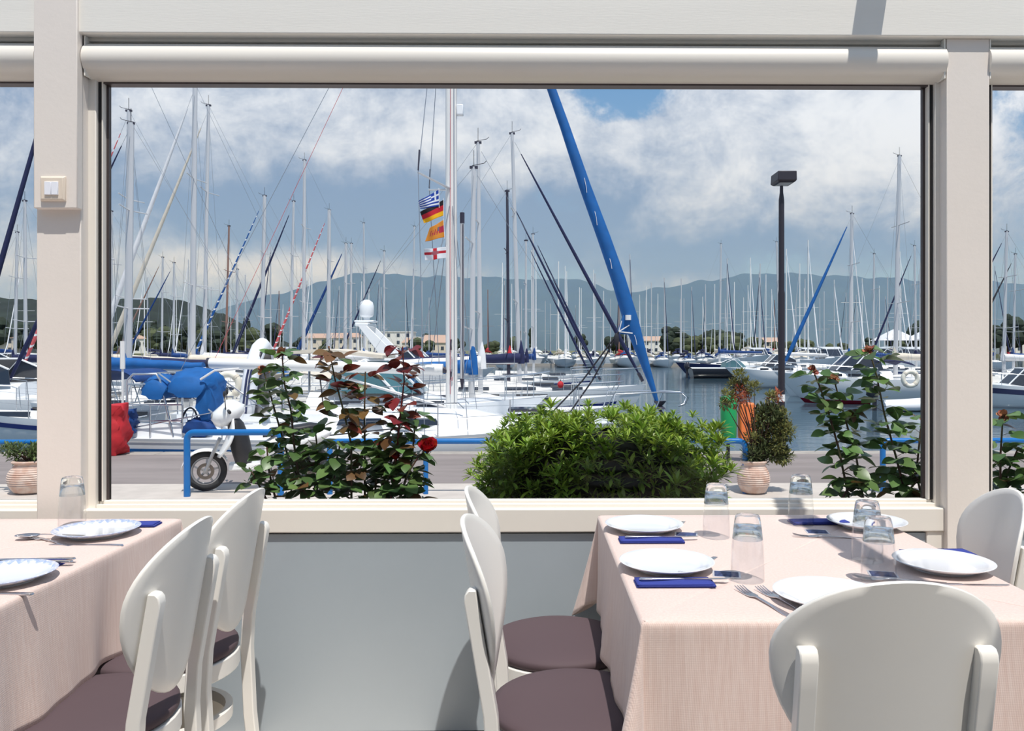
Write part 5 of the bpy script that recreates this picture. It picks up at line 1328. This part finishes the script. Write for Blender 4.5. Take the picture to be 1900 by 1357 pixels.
# blue-hulled tender, red wrapped gangway, buoys
def bundle(name, label, cat, px0, px1, py0, py1, Y, mat, depth=.45, parts=()):
    a, b = P(px0, py1, Y), P(px1, py0, Y); cx_ = (a.x+b.x)/2; t = thing(name, label, cat, (cx_, Y, a.z))
    rings = []; W_, H_ = (b.x-a.x)/2, b.z-a.z
    for i in range(11):
        v = i/10; k = .82+.18*sin(pi*min(1, v*1.3))+.03*sin(i*2.3); rings.append([(cx_+math.copysign(abs(cos(q))**.6, cos(q))*W_*k+.04*W_/.3*sin(5*q+i*1.2)+.03*sin(3*q+i*1.7)-.10*(1-v)*W_, Y+math.copysign(abs(sin(q))**.6, sin(q))*depth*k, a.z+H_*v+.02*sin(q*2)) for q in [2*pi*j/20 for j in range(20)]])
    MB().loft(rings, cap0=True, cap1=True).build('cover', mat, t, world=True, smooth=60)
    return t, cx_, W_, a, b
t, cx_, W_, a, b = bundle('wrapped_gangway', 'red tarpaulin-wrapped gangway standing at the quay edge', 'gangway', 176, 238, 750, 842, 14.25, 'canvas_red', .25)
MB().tube([(cx_-.1, 13.98, a.z+.25), (cx_+.05, 13.96, a.z+.62)], .012, 5).build('strap', 'canvas_white', t, world=True)
MB().tube([(cx_+W_*.2, 14.0, a.z+.55), (cx_+W_*.35, 14.0, a.z+.75)], .014, 5).build('strap', 'canvas_white', t, world=True)
t, cx_, W_, a, b = bundle('outboard_cover', 'blue canvas cover over an outboard engine beside the red gangway', 'engine', 224, 252, 760, 805, 15.2, 'canvas_royal', .2)
MB().tube([(cx_, 15.2, a.z), (cx_+.12, 15.2, a.z-.45)], .045, 8).build('engine_leg', 'gel_white', t, world=True)
def ring_buoy(label, px, py, Y, R, mat):
    c = P(px, py, Y); t = thing('lifebuoy', label, 'lifebuoy', c, group='lifebuoys')
    MB().tube([(cos(a_)*R, 0, sin(a_)*R) for a_ in [2*pi*i/28 for i in range(28)]], R*.32, 10, closed=True).build('ring', mat, t, smooth=60)
    for k in range(4):
        a_ = pi/4+k*pi/2; MB().tube([(cos(a_-.12)*R, 0, sin(a_-.12)*R), (cos(a_+.12)*R, 0, sin(a_+.12)*R)], R*.36, 10).build('band', 'canvas_cream' if mat == 'buoy_white' else 'buoy_white', t)
ring_buoy('pale horseshoe lifebuoy behind the scooter', 423, 715, 19.0, .26, 'buoy_white')
ring_buoy('white lifebuoy on the stern rail at the right window edge', 1689, 703, 38.0, .34, 'buoy_white')
def fender(label, px, py, Y, r, mat):
    c = P(px, py, Y); t = thing('mooring_buoy', label, 'buoy', c, group='mooring buoys and fenders')
    MB().ball((0, 0, 0), r, 14, 10, 1, 1, 1.15).build('float', mat, t, smooth=80)
    MB().tube([(0, 0, r*1.1), (0, 0, r*1.6)], r*.15, 6).build('eye', 'rope_black', t)
fender('orange mooring buoy in the left edge window', 34, 716, 34.0, .22, 'buoy_orange')
fender('red round fender on the bow of the green-striped yacht', 1040, 714, 20.6, .08, 'canvas_red')
# inflatable tender with outboard on the right
def tender(label, px, Y, head, L):
    p = wat(px, Y); t = thing('inflatable_tender', label, 'dinghy', p, head)
    pts = [(-L*.5, -.62, .22), (0, -.62, .24), (L*.30, -.55, .30), (L*.45, -.3, .38), (L*.5, 0, .42)]
    pts += [(x, -y, z) for x, y, z in pts[::-1][1:]]
    MB().tube(pts, [.20]+[.23]*7+[.20], 12).build('tube', 'tube_white', t, smooth=60)
    MB().box(-L*.45, L*.38, -.5, .5, .02, .10).build('floor', 'gel_grey', t)
    MB().box(-L*.48, -L*.45, -.5, .5, .0, .5).build('transom', 'gel_grey', t)
    ob = MB().loft([[(x+cos(q)*a_, sin(q)*b_, z) for q in [2*pi*j/12 for j in range(12)]] for z, x, a_, b_ in ((.50, -L*.5-.15, .14, .12), (.70, -L*.5-.25, .30, .20), (1.0, -L*.5-.2, .30, .22), (1.2, -L*.5-.1, .12, .1))], cap0=True, cap1=True).build('outboard_engine', 'gel_black', t, smooth=60)
    MB().box(-L*.5-.25, -L*.5-.08, -.05, .05, -.3, .55).build('drive_leg', 'gel_black', ob)
tender('white inflatable tender with a raised black outboard by the right window edge', 1685, 36.0, RIGHT, 2.7)
# ================================================================ far side of the harbour
rnd = random.Random(77)
def far_proto(hull, cover, genoa, mast, L, H):
    B, F = L*.32, .075*L+.25; aft = L*.58
    t = thing('sailboat', 'x', 'boat')
    MB().loft(hull_rings(L, B, F, aft, .5, .74, 8, 4), closed=False, cap0=True).build('hull', hull, t, smooth=60)
    deck_mesh(L, B, F, aft, .74, .06, 8).build('deck', 'deck_white', t, smooth=60)
    MB().loft(cabin_rings(-aft*.45, L*.2, B*.30, B*.16, F*.97, .5, 4), closed=False, cap0=True, cap1=True).build('cabin', 'deck_white', t, smooth=45)
    MB().tube([(0, 0, F), (0, 0, H)], [.10, .075], 6).build('mast', mast, t)
    MB().tube([(-.1, -B*.34, F+(H-F)*.45), (0, 0, F+(H-F)*.45), (-.1, B*.34, F+(H-F)*.45)], .028, 4).build('spreader', mast, t)
    MB().tube([(-.05, 0, F+1.3), (-aft*.7, 0, F+1.2)], [.22, .13], 6, ry=1.2).build('boom_cover', cover, t)
    if genoa: MB().tube([(L-aft-.2, 0, F*1.3), (L*.3, 0, F+H*.15), (.1, 0, H*.95)], [.04, .08, .03], 5).build('furled_headsail', genoa, t)
    def hood(u, v): a = pi*u; return (-aft*.32-v*.9, cos(a)*B*.3, F+.4+sin(a)*(.3+.35*v))
    MB().grid(hood, 6, 2).build('sprayhood', cover, t, solid=.02)
    return t
protos = [far_proto('gel_white', 'canvas_royal', 'canvas_navy', 'spar', 11, 15), far_proto('gel_white', 'canvas_cream', 'canvas_white', 'spar_white', 12, 16.5),
          far_proto('gel_white', 'canvas_navy', None, 'spar', 10.5, 14), far_proto('gel_grey', 'canvas_white', 'canvas_white', 'spar_white', 12, 17),
          far_proto('gel_cream', 'canvas_red', 'canvas_navy', 'spar_wood', 10.5, 13.5), far_proto('gel_navy', 'canvas_royal', 'canvas_white', 'spar', 11.5, 15.5)]
used = set()
CASC = ['blue', 'cream', 'navy', 'pale', 'red', 'royal']
def put_far(px, Y, head, k, sc, lab, grp):
    p = protos[k]; q = P(px, 650, Y)
    if k not in used:
        used.add(k); o = p; o.location = (q.x, Y, WZ); o.rotation_euler = (0, 0, head); o.scale = (sc,)*3; o['label'] = lab; o['group'] = grp
    else: dup(p, None, (q.x, Y, WZ), head, lab, grp, sc)
ranks = [  # Y, px0, px1, metres between boats, heading, label tail
    (128, 1050, 1475, 4.3, TOCAM, 'in the first row across the water'),
    (143, 985, 1725, 4.6, pi/2, 'in the second row across the water'),
    (166, 930, 1730, 4.8, TOCAM, 'in the third row across the harbour'),
    (192, 660, 1740, 5.6, pi/2, 'in the fourth row across the harbour'),
    (226, 430, 1900, 7.0, TOCAM, 'in the last row before shore'),
    (112, 190, 640, 5.2, TOCAM, 'crowded behind the left pontoon'),
    (150, 195, 700, 5.6, TOCAM, 'far behind the left pontoon'),
    (118, 640, 990, 5.4, TOCAM, 'behind the near yacht, far across the water'),
    (100, 1500, 1730, 4.6, TOCAM, 'in the crowded rows at the right'),
    (96, -20, 62, 4.6, TOCAM, 'seen far off in the left edge window'),
    (105, 1846, 1905, 4.6, TOCAM, 'seen far off in the right edge window'),
]
nm = ['white sailboat with blue covers', 'white sailboat with cream covers', 'white sailboat with navy covers', 'grey sailboat with white covers', 'cream sailboat with red cover', 'navy sailboat with blue cover']
def side(px): return ', left' if px < 850 else ', middle' if px < 1150 else ', centre right' if px < 1450 else ', far right'
for Y, a, b, sp, hd, tail in ranks:
    px = a
    while px < b:
        k = rnd.choices(range(6), (5, 5, 4, 4, 1, 1))[0]
        sc = rnd.uniform(.82, 1.22)*(1.08 if Y > 150 else 1)
        put_far(px+rnd.uniform(-3, 3), Y+rnd.uniform(-1.5, 1.5), hd+rnd.uniform(-.05, .05), k, sc, nm[k]+' '+tail+(side(px) if b-a > 500 else ''), nm[k]+' '+tail)
        px += sp*1500/Y*rnd.uniform(.9, 1.35 if Y < 140 else 1.5)
# far motor boats
for px, Y, lab in ((1405, 118, 'white flybridge cruiser between the far sailboats and the lamp post'), (1500, 112, 'white cruiser moored right of the lamp post, far off'), (1640, 84, 'white cruiser behind the blue-covered yacht on the right'),
                   (520, 92, 'white fishing boat wheelhouse beyond the upright dinghy'), (1540, 90, 'low white cruiser between lamp post and blue headsail'), (1690, 92, 'white cruiser farthest right in the big window')):
    motorboat(lab, wat(px, Y), TOCAM if px != 1640 else LEFT, 10.5, F=1.6, top='gel_white', rail=False)
# pontoons
M('pontoon', (176, 168, 158), .8, var=.15)
for x0, x1, y0, y1, lab in ((-7.6, -6.2, 27.5, 90, 'floating pontoon between the yachts on the left'), (-30, 80, 134.5, 136.5, 'far floating pontoon behind the first row')):
    t = thing('pontoon', lab, 'pontoon', ((x0+x1)/2, (y0+y1)/2, WZ))
    MB().box(x0, x1, y0, y1, WZ-.3, WZ+.45).build('deck', 'pontoon', t, world=True)
    n = int((y1-y0)/8) if y1-y0 > 10 else 0
    for i in range(n): MB().tube([(x0-.2, y0+4+8*i, WZ-2), (x0-.2, y0+4+8*i, WZ+1.6)], .15, 8).build('pile', 'spar', t, world=True)
# ---------------------------------------------------------------- land
M('shore', (116, 118, 86), .95, var=.3, vscale=.02)
M('hill_green', (38, 52, 42), .95, rgb2=(52, 66, 50), vscale=.006)
M('hill_dark', (26, 36, 34), .95, rgb2=(36, 48, 40), vscale=.03)
M('tree_dark', (40, 52, 40), .9, rand=.35)
M('tree_mid', (70, 78, 52), .9, rand=.35)
M('house_white', (240, 236, 228), .8); M('house_sand', (230, 216, 198), .8); M('roof_tile', (186, 156, 138), .8); M('pane_dark', (70, 80, 92), .2)
struct(MB().box(-4500, 4500, 290, 3600, -3, -.2).build('far_shore', 'shore'), 'low green far shore behind the marina')
def ridge(name, lab, prof, Y0, Y1, mat, seed, nx=160, ny=16, rough=.10):
    pr = sorted(prof)
    def hgt(px):
        for (a, ya), (b, yb_) in zip(pr, pr[1:]):
            if a <= px <= b: t = (px-a)/(b-a); t = t*t*(3-2*t); return ya+(yb_-ya)*t
        return pr[0][1] if px < pr[0][0] else pr[-1][1]
    r = random.Random(seed); ph = [r.uniform(0, 6) for _ in range(12)]
    a, b = pr[0][0], pr[-1][0]
    def g(u, v):
        px = a+(b-a)*u; Yc = Y1; q = P(px, hgt(px), Yc); Y = Y0+(Y1-Y0)*v
        k = v**1.15*(1+rough*(1-v)*(sin(u*40+ph[0]+v*6)+.7*sin(u*83+ph[1]-v*9)+.5*sin(u*151+ph[2]+v*15)))
        zt = q.z+(.012*q.z*(sin(u*97+ph[3])+.7*sin(u*211+ph[4])))
        return (q.x*(.35+.65*1), Y, -1+(zt+1)*k)
    def back(u, v):
        p = Vector(g(u, 1)); return (p.x, Y1+v*(Y1-Y0)*.6, p.z*(1-v))
    o = MB().grid(g, nx, ny).grid(back, nx, 4).build(name, mat, None, smooth=80); return struct(o, lab)
ridge('mountain_west', 'hazy blue-green mountain ridge behind the left and middle masts', [(150, 640), (330, 620), (430, 582), (500, 548), (560, 536), (605, 520), (650, 510), (695, 505), (740, 511), (800, 513), (870, 514), (930, 515), (985, 520), (1040, 517), (1090, 522), (1140, 540), (1180, 556), (1300, 600), (1420, 640)], 2300, 3900, 'hill_green', 2)
ridge('mountain_east', 'hazy blue-green mountain ridge behind the right masts', [(900, 640), (1040, 590), (1120, 556), (1170, 543), (1240, 532), (1310, 521), (1380, 510), (1430, 507), (1500, 509), (1570, 513), (1650, 516), (1720, 521), (1800, 522), (1900, 526), (2050, 540), (2300, 600)], 2900, 4300, 'hill_green', 5)
ridge('wooded_hill', 'dark wooded hill behind the left masts', [(-400, 545), (-100, 552), (0, 553), (60, 556), (190, 557), (280, 553), (330, 556), (370, 568), (410, 582), (450, 604), (500, 630), (540, 645)], 420, 760, 'hill_dark', 9, 90, 10, .06)
# trees: lumpy crowns on trunks
def tree_proto(mat, H, W, seed, poplar=False):
    r = random.Random(seed); t = thing('tree', 'x', 'tree')
    MB().tube([(0, 0, 0), (0, 0, H*.5)], [.03*H, .02*H], 6).build('trunk', 'twig', t)
    mb = MB()
    for i in range(9 if not poplar else 6):
        a = r.uniform(0, 6.28); d = W*.5*r.uniform(.1, .75)*(0.3 if poplar else 1); z = H*(.38+.5*i/9+r.uniform(-.05, .05)) if not poplar else H*(.3+.11*i)
        s = W*r.uniform(.26, .38); c = (cos(a)*d, sin(a)*d, z); base = len(mb.v)
        mb.ball(c, s, 9, 6, 1, 1, .8 if not poplar else 1.4)
        for j in range(base, len(mb.v)):
            x, y, z_ = mb.v[j]; k = 1+.22*(r.random()-.5); mb.v[j] = (c[0]+(x-c[0])*k, c[1]+(y-c[1])*k, c[2]+(z_-c[2])*k)
    mb.build('crown', mat, t, smooth=20); return t
tp = [tree_proto('tree_dark', 10, 9, 1), tree_proto('tree_mid', 9, 9, 2), tree_proto('tree_dark', 12, 8, 3), tree_proto('tree_mid', 7, 8, 4), tree_proto('tree_dark', 14, 4, 5, True)]
tu = set()
tn = ['dark round-headed tree', 'olive green broad tree', 'tall dark tree', 'low olive bushy tree', 'slim dark cypress']
def put_tree(px, Y, k, sc, z, tail, grp):
    q = P(px, 650, Y); lab = tn[k]+' '+tail
    if k not in tu:
        tu.add(k); o = tp[k]; o.location = (q.x, Y, z); o.scale = (sc,)*3; o['label'] = lab; o['group'] = lab
    else: dup(tp[k], None, (q.x, Y, z), rnd.uniform(0, 6), lab, lab, sc)
for i in range(70):
    px = rnd.uniform(170, 1730); Y = rnd.uniform(300, 400); k = rnd.choices(range(5), (4, 4, 2, 4, 1))[0]
    put_tree(px, Y, k, rnd.uniform(.45, .85), -.2, 'on the far shore '+('left of the radar dome' if px < 680 else 'near the flags' if px < 900 else 'right of the near mast' if px < 1180 else 'around the lamp post' if px < 1480 else 'towards the right post'), '')
for i in range(26):
    put_tree(rnd.uniform(1240, 1400), rnd.uniform(300, 330), rnd.choice((0, 1, 1, 2, 3)), rnd.uniform(.6, .95), -.2, 'in the grove behind the harbour middle', '')
for i in range(34):
    px = rnd.uniform(190, 520); Y = rnd.uniform(392, 418); put_tree(px, Y, rnd.choice((0, 2, 0, 1, 4)), rnd.uniform(.8, 1.4), -.2, 'at the foot of the wooded hill', '')
for px, k in ((1702, 2), (1710, 0), (1856, 2), (1870, 4), (1895, 0), (10, 0), (30, 2), (52, 0)):
    put_tree(px, 300, k, rnd.uniform(.9, 1.3), -.2, 'on the shore near the window edges', '')
# houses
def house(label, px, Y, w_, h_, d_, wall='house_white', roof=True, floors=2):
    q = P(px, 650, Y); t = thing('house', label, 'building', (q.x, Y, -.2), group='houses on the far shore')
    MB().box(-w_/2, w_/2, -d_/2, d_/2, 0, h_).build('wall', wall, t)
    if roof:
        MB().add([(-w_/2-.4, -d_/2-.4, h_), (w_/2+.4, -d_/2-.4, h_), (w_/2+.4, d_/2+.4, h_), (-w_/2-.4, d_/2+.4, h_), (-w_/2+1, 0, h_+2), (w_/2-1, 0, h_+2)], [(0, 1, 5, 4), (1, 2, 5), (2, 3, 4, 5), (3, 0, 4), (0, 3, 2, 1)]).build('roof', 'roof_tile', t)
    else: MB().box(-w_/2-.2, w_/2+.2, -d_/2-.2, d_/2+.2, h_, h_+.4).build('roof', wall, t)
    n = max(2, int(w_/3.5))
    for f in range(floors):
        for i in range(n):
            x = -w_/2+w_*(i+.5)/n; z = h_*(f+.35)/floors; f_ = MB().box(x-.6, x+.6, -d_/2-.06, -d_/2+.05, z, z+1.4).build('window', 'pane_dark', t)
for a in (('sand-coloured house with tiled roof left of the radar dome', 605, 340, 18, 6.5, 9, 'house_sand'), ('white tiled house just left of the radar dome', 640, 352, 14, 7, 9), ('white flat-roofed block right of the radar dome', 725, 345, 20, 9, 10, 'house_white', False, 3),
          ('white flat-roofed villa farther right of the radar dome', 757, 360, 12, 7, 9, 'house_white', False), ('sand-coloured low house behind the near flags mast', 790, 330, 18, 4.5, 8, 'house_sand', True, 1), ('white house with tiled roof beside the near mast', 815, 345, 14, 6, 8),
          ('white house behind the grove in the harbour middle', 1330, 410, 13, 6, 9), ('small sand house right of the grove', 1420, 350, 13, 5, 8, 'house_sand'), ('white house left of the grove', 1215, 350, 12, 5.5, 8), ('white villa low on the left wooded shore', 280, 395, 13, 7, 8),
          ('sand house low on the left wooded shore', 265, 420, 15, 6, 8, 'house_sand'), ('sand house in the left edge window', 18, 300, 9, 6, 7, 'house_sand'), ('white house in the right edge window', 1880, 320, 11, 8, 8)):
    house(*a)
# white marquee roofs by the right window edge
t = thing('marquee', 'white peaked marquee roofs by the right edge of the big window', 'marquee', (P(1690, 650, 200).x, 200, -.5))
for dx, w_ in ((-4, 9), (4, 9), (11, 8)):
    MB().add([(dx-w_/2, -4, 4.2), (dx+w_/2, -4, 4.2), (dx+w_/2, 4, 4.2), (dx-w_/2, 4, 4.2), (dx, 0, 7.2)], [(0, 1, 4), (1, 2, 4), (2, 3, 4), (3, 0, 4), (3, 2, 1, 0)]).build('canopy', 'canvas_white', t)
    for sx in (-1, 1): MB().tube([(dx+sx*w_*.48, -3.9, 0), (dx+sx*w_*.48, -3.9, 4.2)], .08, 6).build('pole', 'spar_white', t)
MB().box(-9, 16, -6, 6, -1.2, 0).build('deck', 'pontoon', t)
# ---------------------------------------------------------------- sea haze between the shore and the mountains
m = bpy.data.materials.new('haze'); m.use_nodes = True; nt = m.node_tree; nt.nodes.clear(); MATS['haze'] = m
v = nt.nodes.new('ShaderNodeVolumeScatter'); v.inputs['Color'].default_value = (.31, .55, 1.0, 1); v.inputs['Density'].default_value = 5.2e-4
out = nt.nodes.new('ShaderNodeOutputMaterial'); nt.links.new(v.outputs[0], out.inputs['Volume'])
o = MB().box(-4400, 4400, 900, 2800, -.1, 300).build('sea_haze', 'haze', None, smooth=0)
tag(o, 'thin blue haze hanging before the mountains', 'haze', kind='stuff')
